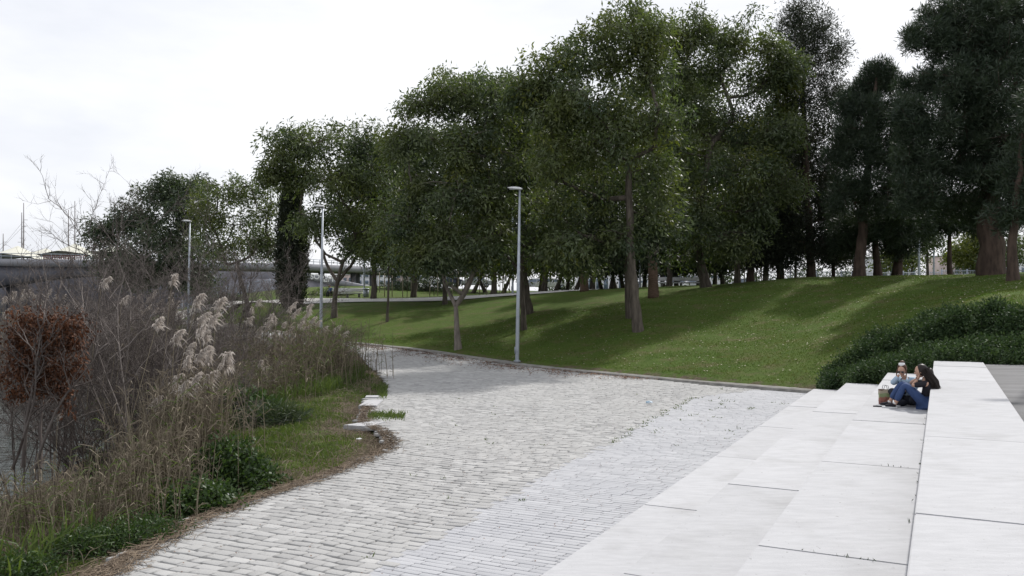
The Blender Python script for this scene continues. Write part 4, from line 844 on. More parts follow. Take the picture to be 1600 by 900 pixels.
# parapet fence along the far river walk
fence(215, 475, 97, 1.3, 'long pale railing beyond the walk at the far left, under the bridge')
def far_trees(x0, x1, D, h, lab, n):
    r = Geo(); C = []
    for _ in range(n): x = RNG.uniform(x0, x1); C.append((x, D + RNG.uniform(-6, 6), 4 + RNG.random() ** 1.3 * h * (.7 + .3 * math.sin(x * .13) * math.sin(x * .31 + 2))))
    r.leaves(np.array(C), 22, .9, .8, .45, .2, .8, .5, .1); o = r.build('far_woodland', M['leafdark'], None); tag(o, lab, 'woodland', kind='stuff')
far_trees(10, 260, 250, 11, 'far tree belt beyond the fence on the right', 3000)
# ---------------------------------------------------------------- river bank plants
NE = np.array(near_edge)
def nearX(Y): return np.interp(Y, NE[:, 1], NE[:, 0])
M['gblade'] = mat('green grass blades', (.05, .078, .025), (.145, .18, .062), tint=True, rough=.6, trans=.3)
M['dry'] = mat('dry grass', (.10, .08, .058), (.34, .29, .215), tint=True, rough=.8, trans=.15, tcol=(1, 1, 1))
M['reedst'] = mat('reed stalks', (.10, .078, .058), (.33, .285, .2), tint=True, rough=.7)
M['plume'] = mat('reed plumes', (.38, .33, .29), (.62, .57, .52), tint=True, rough=.9, trans=.35, tcol=(1, 1, 1))
M['twig'] = mat('bare twigs', (.075, .06, .055), (.2, .175, .16), tint=True, rough=.85)
M['deadleaf'] = mat('rust brown dead leaves', (.05, .022, .013), (.16, .07, .035), tint=True, rough=.7, trans=.2, tcol=(1.2, 1, .8))
M['herb'] = mat('nettle leaves', (.022, .045, .015), (.07, .11, .04), tint=True, rough=.5, trans=.25)
def field(name, label, n, X, Y, hmin, hmax, w, m, lean=.35, tint=None, zoff=0):
    Z = ground(X, Y) + zoff; n = len(X); h = RNG.uniform(hmin, hmax, n) if np.isscalar(hmin) else hmin * RNG.uniform(.6, 1.2, n)
    A = np.stack([X, Y, Z - .02], 1); a = RNG.random(n) * 6.283; l = np.abs(RNG.normal(size=n)) * lean * h
    B = A + np.stack([np.cos(a) * l, np.sin(a) * l, h * (1 - .3 * np.minimum(1, l / h))], 1)
    Md = A + (B - A) * .55; Md[:, 2] += h * .1; Md[:, :2] -= (B - A)[:, :2] * .18
    g = Geo(); t = np.clip(RNG.normal(size=n) * .22 + .5, 0, 1) if tint is None else tint
    g.blades(A, Md, B, w, tint=t); o = g.build(name, m); tag(o, label, 'grass', kind='stuff'); return o
def clumpy(X, Y, s=1.0, th=0.0): return (np.sin(X * 2.1 * s + 1.3 * np.sin(Y * 1.7 * s)) * np.sin(Y * 1.9 * s + X * .8 * s) + RNG.normal(size=X.shape) * .5) > th
# short green grass on the grassy point
n = 150000; Y = 9.5 + 41 * RNG.random(n) ** 1.1; off = RNG.random(n) ** 1.0 * np.clip(2.0 + (Y - 11) * .35, .8, 5.5); X = nearX(Y) - off + .05
k = clumpy(X, Y, 1.6, -.25); X, Y, off = X[k], Y[k], off[k]; X += RNG.normal(size=len(X)) * .12
hh = np.clip(.045 + .035 * off + .05 * (np.sin(X * 1.7) * np.sin(Y * 1.3)), .03, .2)
field('bank_grass', 'green grass with bare patches on the bank point beside the cobbles', 0, X, Y, hh, None, .013 + .0003 * Y, M['gblade'], .5, np.clip(.55 + RNG.normal(size=len(X)) * .2 - .1 * np.sin(X * .9) - off * .02, 0, 1))
# longer deep green grass further in
n = 34000; Y = 19 + 28 * RNG.random(n); X = nearX(Y) - np.clip(3.6 - (Y - 22) * .25, .8, 3.6) - RNG.random(n) * 3.5; k = clumpy(X, Y, .6, -.1); X, Y = X[k], Y[k]
field('tall_green_grass', 'taller green grass at the foot of the reeds', 0, X, Y, .25, .75, .02, M['gblade'], .45, np.clip(.3 + RNG.normal(size=len(X)) * .2, 0, 1))
# straw mixed in
n = 16000; Y = 10 + 36 * RNG.random(n); X = nearX(Y) - .1 - RNG.random(n) * 4.0; k = clumpy(X, Y, 1.3, .1); X, Y = X[k], Y[k]
field('dry_grass', 'straw coloured dead grass mixed into the green grass', 0, X, Y, .05, .3, .012, M['dry'], .9)
# tall dry grass at the lower left
n = 40000; Y = 8.5 + 6.2 * RNG.random(n) ** 1.1; X = nearX(Y) - 1.0 - RNG.random(n) ** .8 * 5.2; k = clumpy(X, Y, 1.2, -.35); X, Y = X[k], Y[k]
o_ = nearX(Y) - X; hh = np.clip(.2 + .16 * o_ + .2 * np.sin(X * 1.3 + 2) * np.sin(Y * 1.1), .15, .85)
field('tall_dry_grass', 'tall tangled dry grass along the water at the lower left', 0, X, Y, hh, None, .008, M['dry'], .6, np.clip(.35 + RNG.normal(size=len(X)) * .25, 0, 1))
n = 11000; Y = 8.5 + 7 * RNG.random(n); X = nearX(Y) - .9 - RNG.random(n) * 4.5; k = clumpy(X, Y, .9, .2); X, Y = X[k], Y[k]
field('green_sedge', 'green sedge blades among the dry grass at the lower left', 0, X, Y, .3, .8, .022, M['gblade'], .6, np.clip(.35 + RNG.normal(size=len(X)) * .2, 0, 1))
# low weeds beside the cobbles
def edge_weeds(n, y0, y1, o0, o1, h):
    Y = RNG.uniform(y0, y1, n); X = nearX(Y) - RNG.uniform(o0, o1, n); return X, Y
# dead stems lying along the path edge
def flat_litter(name, label, X, Y, lmin, lmax, r, m, cat='litter', zo=.02, par=None, tilt=.12):
    n = len(X); Z = np.where(sdist(X, Y, path_poly) < 0, zp(Y) + .008, ground(X, Y)) + zo; a = (RNG.random(n) * 6.283 if par is None else par + RNG.normal(size=n) * .55); l = RNG.uniform(lmin, lmax, n)
    d = np.stack([np.cos(a) * l, np.sin(a) * l, RNG.normal(size=n) * tilt * l], 1) / 2; C = np.stack([X, Y, Z + np.abs(d[:, 2])], 1); g = Geo(); j = RNG.normal(size=(n, 3)) * .06 * l[:, None]; j[:, 2] = 0
    t = np.clip(RNG.normal(size=n) * .3 + .45, 0, 1); g.sticks(C - d, C + j, r, r, 3, tint=t); g.sticks(C + j, C + d, r, r * .6, 3, tint=t); o = g.build(name, m); tag(o, label, cat, kind='stuff')
n = 7000; Y = 8.5 + 17 * RNG.random(n) ** 1.4; X = nearX(Y) - RNG.normal(size=n) * .17 + .06
flat_litter('dead_reed_litter', 'dead reed stems washed up along the edge of the cobbles', X, Y, .03, .34, .0045, M.setdefault('litter', mat('washed up stems', (.07, .05, .035), (.28, .22, .16), tint=True, rough=.9)), par=np.arctan2(np.gradient(NE[:, 1])[np.clip(np.searchsorted(NE[:, 1], Y), 0, len(NE) - 1)], np.gradient(NE[:, 0])[np.clip(np.searchsorted(NE[:, 1], Y), 0, len(NE) - 1)]))
def leaf_litter(name, label, X, Y, s, m, zo=.022):
    n = len(X); Z = np.where(sdist(X, Y, path_poly) < 0, zp(Y) + .012, ground(X, Y, True)) + zo; a = RNG.random(n) * 6.28; q = np.array([(-.5, 0), (0, -.32), (.5, 0), (0, .32)]) * s
    c, s_ = np.cos(a)[:, None], np.sin(a)[:, None]; V = np.stack([X[:, None] + q[:, 0] * c - q[:, 1] * s_, Y[:, None] + q[:, 0] * s_ + q[:, 1] * c, Z[:, None] + RNG.random((n, 4)) * s * .35], -1)
    g = Geo(); g.add(V.reshape(-1, 3), np.arange(n * 4).reshape(-1, 4), tint=np.repeat(np.clip(RNG.normal(size=n) * .25 + .5, 0, 1), 4)); o = g.build(name, m); tag(o, label, 'leaves', kind='stuff')
FE = np.array(far_edge); M['fallen'] = mat('fallen leaves', (.09, .04, .025), (.2, .12, .07), tint=True, rough=.8)
n = 5200; Y = RNG.uniform(33, 53, n); X = np.interp(Y, FE[:, 1], FE[:, 0]) - np.abs(RNG.normal(size=n)) * 1.3; k = clumpy(X, Y, 1.5, -.1); leaf_litter('fallen_leaves', 'drift of brown leaves on the cobbles along the kerb below the lawn', X[k], Y[k], .10, M['fallen'], .03)
n = 1500; t = RNG.uniform(5, 34, n); u = RNG.uniform(-16, -3.8, n); X, Y = t * SN + u * CS, t * CS - u * SN; k = sdist(X, Y, path_poly) < -.2; leaf_litter('scattered_leaves', 'few dry leaves and bits scattered over the cobbled path', X[k], Y[k], .035, M['fallen'], .02)
M['palefallen'] = mat('pale fallen leaves', (.2, .17, .1), (.45, .42, .33), tint=True, rough=.8)
n = 3600; X = RNG.uniform(-4, 26, n); Y = RNG.uniform(27, 55, n); k = (sdist(X, Y, path_poly) > 1.2) & (sdist(X, Y, step_poly) > .6); leaf_litter('lawn_leaves', 'pale fallen leaves dotted over the lawn', X[k], Y[k], .09, M['palefallen'], .03)
# grass blades on the lawn slope
n = 260000; Y = 27 + 27 * RNG.random(n) ** 1.15; X = -10 + RNG.random(n) * 36; k = (sdist(X, Y, path_poly) > 1.0) & (sdist(X, Y, step_poly) > .2) & (X > np.interp(Y, FE[:, 1], FE[:, 0]) - .5) & ((np.sin(X * .9 + 2 * np.sin(Y * .5)) * np.sin(Y * 1.1 + 1.4 * np.sin(X * .7)) + RNG.normal(size=n) * .45) > -.45) & (np.hypot(X - 9.3, (Y - 54.5) * .8) > 1.8) & (np.hypot(X - 6.7, Y - 43.8) > .6); X, Y = X[k], Y[k]
field('lawn_grass', 'mown grass of the park slope', 0, X, Y, .03, .09, .02, M['lawnblade'] if 'lawnblade' in M else M.setdefault('lawnblade', mat('lawn blades', (.04, .085, .013), (.115, .165, .032), tint=True, rough=.7, trans=.25, c3=(.12, .12, .04), scale3=.8)), .6)
# weeds growing in the joints of the path
def weed_spots():
    sp = []
    for tt_ in np.arange(18, 27.5, .2): sp.append((tt_ + RNG.normal() * .05, bound(tt_) + RNG.normal() * .07))
    for _ in range(34): sp.append((RNG.uniform(18, 27), RNG.uniform(-6.5, -4)))
    for _ in range(40): sp.append((RNG.uniform(8, 34), RNG.uniform(-14, -6)))
    return sp
XX, YY = [], []
for a_, b_ in weed_spots():
    w_ = warp(np.array([[a_, b_, 0.]]), 1.0)[0]; c = TU(w_[0], w_[1]); k = 7; XX += list(c[0] + RNG.normal(size=k) * .05); YY += list(c[1] + RNG.normal(size=k) * .02)
XX, YY = np.array(XX), np.array(YY); g = Geo(); A = np.stack([XX, YY, zp(YY) + 0], 1); B = A + RNG.normal(size=A.shape) * .03 + (0, 0, .02); g.blades(A, (A + B) / 2, B, .016, tint=np.clip(.3 + RNG.normal(size=len(A)) * .2, 0, 1)); tag(g.build('joint_weeds', M['gblade']), 'small weeds growing in the joints of the path', 'weeds', kind='stuff')
# tufts along the foot of the top step
A = []
for tt_ in list(RNG.uniform(6, 24, 46)): c = TU(tt_, U[3] - .03, 1.2); A += [c + RNG.normal(size=3) * (.02, .02, 0) for _ in range(5)]
for a_, b_ in [(7.0, -.75), (7.0, -.5), (11.1, -.45), (11.1, -.6), (7.03, -1.0)]: A += [TU(a_ + RNG.normal() * .01, b_ + RNG.normal() * .05, 1.19) for _ in range(7)]
A = np.array(A); B = A + RNG.normal(size=A.shape) * .015 + (0, 0, .018); g = Geo(); g.blades(A, (A + B) / 2, B, .008, tint=.3); tag(g.build('step_weeds', M['leafdark']), 'tiny weeds in the joints of the seating steps', 'weeds', kind='stuff')

# ---- bare shrubs
def bare(px, D, base_py, h, spread, stems, lab, lv=3, kids=(7, 6, 5), r=.03, name='bare_shrub', top_bias=.35, tint=.45, crown=None, up=.12, cat='shrub', group='leafless shrubs on the river bank', nseg=7, lens=(1, .5, .45, .5)):
    x = (px - CX) / F * D; z = gz(x, D) if base_py is None else P(px, base_py, D)[2]; b = np.array((x, D, z)); root = empty(name, b, lab, cat, group); g = Geo()
    Pn = np.zeros((stems, 3)); Pn[:, :2] = RNG.normal(size=(stems, 2)) * spread * .12; a = RNG.random(stems) * 6.283; sl = RNG.random(stems) * spread / h * 1.2
    d = np.stack([np.cos(a) * sl, np.sin(a) * sl, np.ones(stems)], 1); d /= np.linalg.norm(d, axis=1)[:, None]; ln = h * RNG.uniform(.7, 1.05, stems); rad = np.full(stems, r) * RNG.uniform(.5, 1.2, stems); Pn[:, 2] -= .1; tips = []
    for L_ in range(lv + 1):
        k = nseg if L_ < 2 else 4; p = Pn.copy(); path = [p.copy()]; dd = d.copy()
        for q in range(k):
            p = p + dd * (ln / k)[:, None]; dd = dd + RNG.normal(size=dd.shape) * (.10 if L_ == 0 else .2); dd[:, 2] += up * (.5 if L_ else 0); dd /= np.linalg.norm(dd, axis=1)[:, None]; path.append(p.copy())
            f0, f1 = 1 - .8 * q / k, 1 - .8 * (q + 1) / k; g.sticks(path[-2], path[-1], rad * f0, rad * f1, 4 if L_ < 1 else 3, tint=np.clip(tint + RNG.normal(size=len(p)) * .2 + (L_ == 0) * .05, 0, 1))
        path = np.array(path); tips.append(p)
        if L_ == lv: break
        nk = kids[L_]; N = len(Pn); ii = np.repeat(np.arange(N), nk); f = RNG.uniform(top_bias if L_ == 0 else .15, .98, N * nk) * k; i0 = np.clip(f.astype(int), 0, k - 1); fr = (f - i0)[:, None]
        newP = path[i0, ii] * (1 - fr) + path[i0 + 1, ii] * fr; base_d = path[i0 + 1, ii] - path[i0, ii]; base_d /= np.linalg.norm(base_d, axis=1)[:, None]
        nd = base_d + RNG.normal(size=(N * nk, 3)) * .6; nd[:, 2] += up; nd /= np.linalg.norm(nd, axis=1)[:, None]; ln = ln[ii] * lens[L_ + 1] * RNG.uniform(.6, 1.2, N * nk) * (1.1 - .5 * f / k); rad = np.clip(rad[ii] * .5, .0035, None); Pn, d = newP, nd
    g.build('branches', M['twig'], root); return root, b, tips
bare(28, 19, None, 5.2, 2.6, 9, 'tall leafless shrub with thin upright stems at the left edge', kids=(8, 6, 4), r=.035)
bare(78, 21, None, 5.2, 2.8, 8, 'leafless shrub with fine spreading twigs right of the left edge one, before the bridge', kids=(10, 7, 6), r=.03)
bare(208, 16.5, None, 4.6, 1.5, 6, 'leafless shrub with long pale upswept shoots in the middle of the thicket', kids=(6, 4, 3), r=.03, up=.3, tint=.75)
bare(165, 18.5, None, 4.4, 4.0, 30, 'dense dark twiggy thicket behind the rust brown leaves', kids=(9, 7, 6), r=.02, tint=.22, top_bias=.1)
bare(225, 20, None, 4.2, 3.8, 32, 'dense dark twiggy thicket right of the first one, behind the plumes', kids=(9, 7, 6), r=.02, tint=.22, top_bias=.1)
bare(285, 24, None, 3.0, 4.0, 20, 'low dark twiggy thicket at the foot of the far left lamp', kids=(8, 6, 5), r=.018, tint=.25, top_bias=.1)
bare(128, 26, None, 5.4, 4.0, 22, 'thicket of grey twigs standing in the water behind', kids=(8, 6, 5), r=.018, tint=.3, top_bias=.1)
bare(30, 30, None, 5.4, 5.0, 22, 'low grey thicket by the water near the left edge', kids=(8, 6, 4), r=.018, tint=.35, top_bias=.1)
bare(392, 44, None, 6.6, 5.0, 14, 'rounded bare grey shrub in front of the cypress', kids=(9, 7, 6), r=.035, tint=.45, top_bias=.15)
bare(205, 36, None, 9.0, 6.0, 22, 'tall bare grey shrub in front of the rounded tree at the far left', kids=(9, 7, 6), r=.035, tint=.45, top_bias=.2)
bare(447, 46, None, 4.9, 3.2, 10, 'smaller bare grey shrub at the foot of the cypress', kids=(8, 7, 5), r=.03, tint=.45, top_bias=.15)
root, b, tips = bare(62, 15.5, 720, 3.1, 2.0, 5, 'small tree holding clusters of rust brown dead leaves above the water', kids=(8, 5, 3), r=.04, name='dead_leaved_tree', cat='small tree', tint=.35)
C = []
for px, py, rx, ry in [(35, 520, 16, 30), (62, 500, 22, 18), (85, 510, 20, 22), (60, 545, 24, 24), (108, 525, 16, 18), (120, 565, 12, 14), (92, 575, 16, 22), (38, 565, 14, 20), (72, 590, 16, 16), (95, 600, 12, 12), (10, 578, 8, 12), (28, 605, 10, 8), (45, 490, 12, 10), (118, 500, 14, 14), (14, 605, 6, 8), (105, 625, 7, 6)]:
    n = int(rx * ry * .34); v = RNG.normal(size=(n, 3)) * .62; c = P(px + RNG.normal() * 3, py + 6, 15.4); C.append(c - b + v * (rx / F * 15.4, rx / F * 15.4 * 1.2, ry / F * 15.4))
C = np.concatenate(C); g = Geo(); g.leaves(C, 5, .05, .085, .034, .6, 1.2, .2, -.3); g.build('dead_leaves', M['deadleaf'], root); g = Geo(); g.sticks(C[::3], C[::3] * (1, 1, .93) + RNG.normal(size=C[::3].shape) * .1, .003, .004, 3, tint=.4); tag(g.build('leaf_twigs', M['twig'], root), kind='stuff')

# ---- reeds
def plume(parent, p, s, bend):
    n = 150; g = Geo(); t = RNG.random(n); ax = np.stack([bend[0] * t ** 1.6 * s * .55, bend[1] * t ** 1.6 * s * .55, s * t * (1 - .35 * t)], 1)
    out_ = np.array((bend[0], bend[1], 0)) * .55 + RNG.normal(size=(n, 3)) * .42; l = s * (.48 * (1 - .55 * t))[:, None] * RNG.uniform(.6, 1.2, (n, 1)); out_[:, 2] = out_[:, 2] * .5 + .15
    A = ax; Md = A + out_ * l * .6; B = A + out_ * l; B[:, 2] -= (l[:, 0] * .55); g.blades(A, Md, B, .022 * (s / .4), tint=np.clip(.55 + RNG.normal(size=n) * .22, 0, 1)); o = g.build('plume', M['plume'], parent); o.location = p; return o
def reeds(px, D, w, d, h, nst, plumes, lab, green=.2, ps=.36, zb=None, dark=0):
    x = (px - CX) / F * D; b = np.array((x, D, gz(x, D) if zb is None else zb)); root = empty('reed_clump', b, lab, 'reeds', 'reed clumps with feathery plumes')
    X = RNG.normal(size=nst) * w * .5; Y = RNG.normal(size=nst) * d * .5; Z = ground(X + x, Y + D) - b[2] if zb is None else np.zeros(nst); A = np.stack([X, Y, Z], 1); hh = h * RNG.uniform(.45, 1.0, nst); ln = RNG.normal(size=(nst, 2)) * .13
    B = A + np.stack([ln[:, 0] * hh, ln[:, 1] * hh, hh], 1); Mi = (A + B) / 2 - np.stack([ln[:, 0] * hh * .2, ln[:, 1] * hh * .2, hh * 0], 1); g = Geo(); t = np.clip(RNG.normal(size=nst) * .25 + .45 - dark, 0, 1); rr = .0055 + D * .00012; g.sticks(A, Mi, rr * 1.2, rr, 3, tint=t); g.sticks(Mi, B, rr, rr * .5, 3, tint=t); 
    # plume stalks
    bend_dir = np.array((.9, -.3))
    PL = []
    for q in plumes:
        c = P(q[0], q[1], D + (q[2] if len(q) > 2 else RNG.uniform(-.6, .6))) - b; s = (q[3] if len(q) > 3 else ps) * RNG.uniform(.8, 1.15); c[2] -= s * .5; a0 = c * (1, 1, 0) + RNG.normal(size=3) * (.25, .25, 0) - (0, 0, .1) + np.array((-.1, 0, 0)) * c[2]; m_ = (a0 + c) / 2 + (-.06, 0, 0)
        g.tube([a0, m_, c], [.008 + D * .0001, .007 + D * .0001, .005 + D * .00008], 4, cap=False, tint=.6); PL.append((c, s))
    tag(g.build('stalks', M['reedst'], root), kind='stuff')
    nl = nst * 5; ii = RNG.integers(0, nst, nl); f = RNG.uniform(.1, 1, nl)[:, None]; p = A[ii] * (1 - f) + B[ii] * f; a = RNG.random(nl) * 6.283; L_ = RNG.uniform(.12, .36, nl) * h / 3 * 1.3; dr = np.stack([np.cos(a), np.sin(a), RNG.uniform(.2, 1.2, nl)], 1) * L_[:, None] * .7
    e = p + dr; tip = e + np.stack([np.cos(a), np.sin(a), RNG.uniform(-1.2, .3, nl)], 1) * L_[:, None] * .5; k = RNG.random(nl) < green
    g = Geo(); g.blades(p[~k], e[~k], tip[~k], .009 + D * .0003, tint=np.clip(RNG.normal(size=(~k).sum()) * .25 + .4 - dark, 0, 1)); tag(g.build('dry_leaves', M['dry'], root), kind='stuff')
    g = Geo(); g.blades(p[k], e[k], tip[k], .011 + D * .0003, tint=np.clip(RNG.normal(size=k.sum()) * .2 + .35, 0, 1)); 
    if k.sum(): tag(g.build('green_leaves', M['gblade'], root), kind='stuff')
    for c, s in PL: a = RNG.normal() * .5; plume(root, c, s, (bend_dir[0] * math.cos(a) - bend_dir[1] * math.sin(a), bend_dir[0] * math.sin(a) + bend_dir[1] * math.cos(a)))
    return root
reeds(285, 15.3, .9, 1.3, 2.3, 420, [(268, 432, 1.5), (305, 465, 1), (310, 492, .5), (243, 500, 0), (272, 520), (308, 512), (322, 520, .3), (305, 548, 0, .46), (324, 552), (351, 556, 0, .48), (300, 588, -.3, .42), (320, 585, .3, .46), (265, 590), (240, 622, -.3), (338, 470, 1.5), (290, 540), (325, 495, .3), (283, 600), (300, 610), (292, 560, -.3)], 'tall straw coloured reeds with big pinkish plumes in front of the dark thicket', green=.12, ps=.38)
reeds(238, 13.8, .75, .9, 1.35, 420, [], 'short brown reeds without plumes at the foot of the thicket, lower left', green=.15)
reeds(120, 12.3, 1.5, 1.0, 1.1, 260, [], 'low broken reeds by the water at the lower left', green=.35)
reeds(158, 18, .4, .4, 3.6, 8, [(158, 437, 0, .34), (190, 465, .5, .25), (90, 648, -2, .2)], 'few single stalks with one drooping plume in front of the bridge', green=.1)
reeds(20, 11.8, 1.0, .8, 1.4, 160, [], 'low dry reeds in the bottom left corner', green=.3)
pl2 = [(385, 497), (392, 482), (403, 512), (415, 503), (421, 492), (430, 497), (427, 520), (441, 505), (450, 480), (456, 490), (452, 512), (462, 484), (470, 496), (478, 487), (484, 498), (493, 503), (440, 520), (415, 528), (418, 540), (411, 553), (432, 527), (400, 520), (473, 512), (521, 512), (487, 520), (399, 470), (455, 474), (505, 512), (466, 505), (480, 478)]
reeds(448, 34, 2.6, 3.2, 2.5, 800, pl2, 'wide clump of brown reeds with many small white plumes in front of the middle lamp', green=.12, ps=.44, dark=.12)
reeds(505, 33, 1.4, 3.0, 2.3, 480, [(535, 520), (545, 548)], 'green and brown reeds at the tip of the bank, where the path narrows', green=.5, dark=.1)
reeds(392, 28, 1.5, 2.4, 1.7, 420, [(405, 565), (372, 583, 0, .3), (411, 575)], 'dull brown reeds left of the wide plumed clump', green=.35, dark=.1)
reeds(45, 48, 8, 4, 4.7, 700, [(RNG.uniform(0, 105), RNG.uniform(452, 490), RNG.uniform(-2, 2)) for _ in range(34)], 'distant pale plumed reeds below the bridge at the left edge', green=.05, ps=.5, zb=-1.5)
reeds(215, 46, 3.4, 4, 4.0, 420, [(RNG.uniform(178, 300), RNG.uniform(455, 492), RNG.uniform(-2, 2)) for _ in range(32)], 'distant pale plumed reeds below the rounded tree', green=.05, ps=.45, zb=-.7)
reeds(335, 50, 3.5, 3.0, 2.0, 360, [(345, 500), (365, 508)], 'low dull reeds left of the bare grey shrub', green=.4, ps=.4, dark=.15)
# ---- leafy herbs
GH = 'leafy green weeds on the bank'
bush(350, 14.6, .6, .9, 'tall nettle clump with pale flower heads right of the big plumes', 'herb', 300, 'weed clump', name='nettle_clump', L=.085, W=.05, group=GH)
bush(385, 15.0, .6, .55, 'nettle clump at the edge of the short grass', 'herb', 220, 'weed clump', name='nettle_clump', L=.08, W=.04, group=GH)
bush(310, 13.0, .55, .42, 'dark leafy nettle clump close to the cobbles, below the tall one', 'herb', 170, 'weed clump', name='nettle_clump', L=.075, W=.045, group=GH)
bush(215, 11.4, .55, .22, 'low bright green weed cushion by the cobbles at the lower left', 'herb', 280, 'weed clump', name='weed_cushion', L=.055, W=.02, group=GH)
bush(130, 10.9, .4, .2, 'low green weed cushion left of the bright one', 'herb', 200, 'weed clump', name='weed_cushion', L=.055, W=.02, group=GH)
bush(30, 10.0, .4, .2, 'dark green weeds in the bottom left corner', 'herb', 200, 'weed clump', name='weed_cushion', L=.055, W=.025, group=GH)
bush(430, 22.5, .9, .35, 'tussock of dark grass with a shaded hollow on the grassy point', 'leafdark', 160, 'tussock', name='grass_tussock', L=.3, W=.02, group=GH)
bush(370, 24, 1.4, .9, 'dark green bramble mass between the plumes and the grassy point', 'herb', 300, 'bush', name='bramble', L=.2, W=.1, group=GH)
for px, py, D in [(400, 655, 14.6), (372, 640, 14.4), (388, 676, 14.8)]: pass

# ---------------------------------------------------------------- evergreen shrubs above the end of the steps
M['shrub'] = mat('small evergreen leaves', (.02, .04, .018), (.07, .105, .045), tint=True, rough=.65, spec=.15, trans=.15)
def shrub(blobs, lab, nat=1.0, L=.09, strip=None):
    c0 = P(blobs[0][0], blobs[0][1], blobs[0][4]); x, y = c0[0], c0[1]; b = np.array((x, y, gz(x, y))); root = empty('evergreen_shrub', b, lab, 'shrub', 'evergreen shrubs behind the seating steps'); C = []
    for px, py, rx, ry, D in blobs:
        c = P(px, py, D); r = np.array((rx, rx * .8, ry)) / F * D; n = int(rx * ry * .30 * nat * (D / 25) ** 2 / 1.0) + 20; v = RNG.normal(size=(n, 3)); v /= np.linalg.norm(v, axis=1)[:, None]; v *= (RNG.random(n) ** .3 * (1 + .3 * (RNG.random(n) > .88)))[:, None]; q = c + v * r + RNG.normal(size=(n, 3)) * .07
        q[:, 2] = np.maximum(q[:, 2], ground(q[:, 0], q[:, 1], False) + .02); C.append(q)
    if strip:
        n = strip[4]; u_ = RNG.uniform(strip[0], strip[1], n); te = np.interp(u_, [-3.6, -2.5, -2.4, -1.4, -1.3, -.2, -.1, 3], [28.4, 28.4, 26.7, 26.7, 25.9, 25.9, 25.4, 25.4]); t_ = te + RNG.uniform(-.05, 2.2, n); q = np.stack([t_ * SN + u_ * CS, t_ * CS - u_ * SN, np.zeros(n)], 1); q[:, 2] = np.maximum(ground(q[:, 0], q[:, 1], False), np.interp(u_, [-3.6, -2.4, -1.2, 0], [.35, .75, 1.1, 1.45])) + RNG.uniform(-.1, .28 + strip[2], n); C.append(q)
    C = np.concatenate(C); k = (sdist(C[:, 0], C[:, 1], step_poly) > -.25); C = C[k] - b; g = Geo(); g.leaves(C, 46, .14, L, .045, .1, .9, .5, .35); g.build('foliage', M['shrub'], root)
    g = Geo(); S_ = C[::3]; G_ = S_.copy(); G_[:, 2] = ground(S_[:, 0] + b[0], S_[:, 1] + b[1], False) - b[2] - .05; G_[:, :2] = G_[:, :2] * .8; g.sticks(G_, S_, .014, .005, 3); g.build('branches', M['bark'], root)
    # loose sprigs standing out of the outline
    return root
shrub([(1310, 588, 20, 16, 28.5), (1335, 575, 26, 22, 28.2), (1365, 562, 26, 24, 28), (1300, 598, 14, 8, 28)], 'low end of the evergreen shrubs reaching the lowest step', strip=(-3.3, -2.0, .0, 0, 420))
shrub([(1395, 555, 30, 28, 27.5), (1430, 540, 34, 32, 27), (1380, 540, 30, 24, 29), (1420, 572, 30, 16, 25.5), (1380, 572, 24, 10, 26.2), (1400, 572, 30, 12, 25.9), (1340, 588, 20, 10, 27.2), (1360, 584, 26, 12, 26.9), (1440, 560, 24, 18, 25.3), (1450, 545, 24, 24, 26), (1375, 585, 34, 8, 25.8), (1410, 578, 30, 10, 25.2), (1440, 572, 22, 12, 24.8), (1350, 592, 26, 8, 26.4)], 'evergreen shrub right behind the two seated people', strip=(-2.1, .1, .1, 0, 700))
shrub([(1475, 530, 36, 34, 26), (1510, 518, 36, 36, 26), (1455, 512, 24, 22, 28), (1490, 555, 40, 16, 24), (1478, 500, 14, 16, 27)], 'taller evergreen shrub behind the end of the top step', strip=(.1, 2, .2, 0, 300))
shrub([(1555, 515, 34, 38, 25), (1600, 520, 36, 40, 24), (1540, 552, 30, 18, 23.6), (1590, 553, 40, 20, 22.8), (1555, 488, 14, 14, 25), (1650, 515, 40, 45, 24)], 'highest evergreen shrub at the right edge beside the terrace')
# ---------------------------------------------------------------- people on the steps
def pmat(n, c, r=.8, **k): return mat(n, c, tuple(x * 1.2 for x in c), scale=14, rough=r, bump=.15, bscale=60, **k)
M['skin'] = pmat('skin', (.42, .26, .19), .55); M['hairb'] = pmat('black brown hair', (.016, .011, .009), .45); M['hairc'] = pmat('brown hair', (.07, .035, .02), .5)
M['blackcloth'] = pmat('black cotton', (.014, .013, .018)); M['jeans'] = pmat('blue denim', (.035, .062, .15)); M['denim'] = pmat('pale denim', (.33, .43, .53)); M['navy'] = pmat('dark trousers', (.02, .022, .03)); M['sock'] = pmat('white sock', (.6, .6, .6)); M['lens'] = mat('dark lens', (.01, .01, .012), rough=.1, spec=.7)
def skin(name, pts, edges, rad, m, parent, lev=2, flat=None):
    me = bpy.data.meshes.new(name); me.from_pydata([tuple(p) for p in pts], edges, []); o = bpy.data.objects.new(name, me); COL.objects.link(o); o.parent = parent; me.materials.append(m)
    mo = o.modifiers.new('skin', 'SKIN'); mo.use_smooth_shade = True
    if not me.skin_vertices:
        bpy.context.view_layer.objects.active = o; 
    sv = me.skin_vertices[0].data if me.skin_vertices else None
    if sv is None:
        bpy.context.view_layer.objects.active = o; bpy.ops.mesh.customdata_skin_add(); sv = me.skin_vertices[0].data
    for i, r in enumerate(rad): sv[i].radius = (r, r) if np.isscalar(r) else r
    sv[0].use_root = True
    s = o.modifiers.new('sub', 'SUBSURF'); s.levels = s.render_levels = lev
    dg = bpy.context.evaluated_depsgraph_get(); dg.update(); me2 = bpy.data.meshes.new_from_object(o.evaluated_get(dg)); me2.name = name; o.modifiers.clear(); o.data = me2
    for p in me2.polygons: p.use_smooth = True
    return o
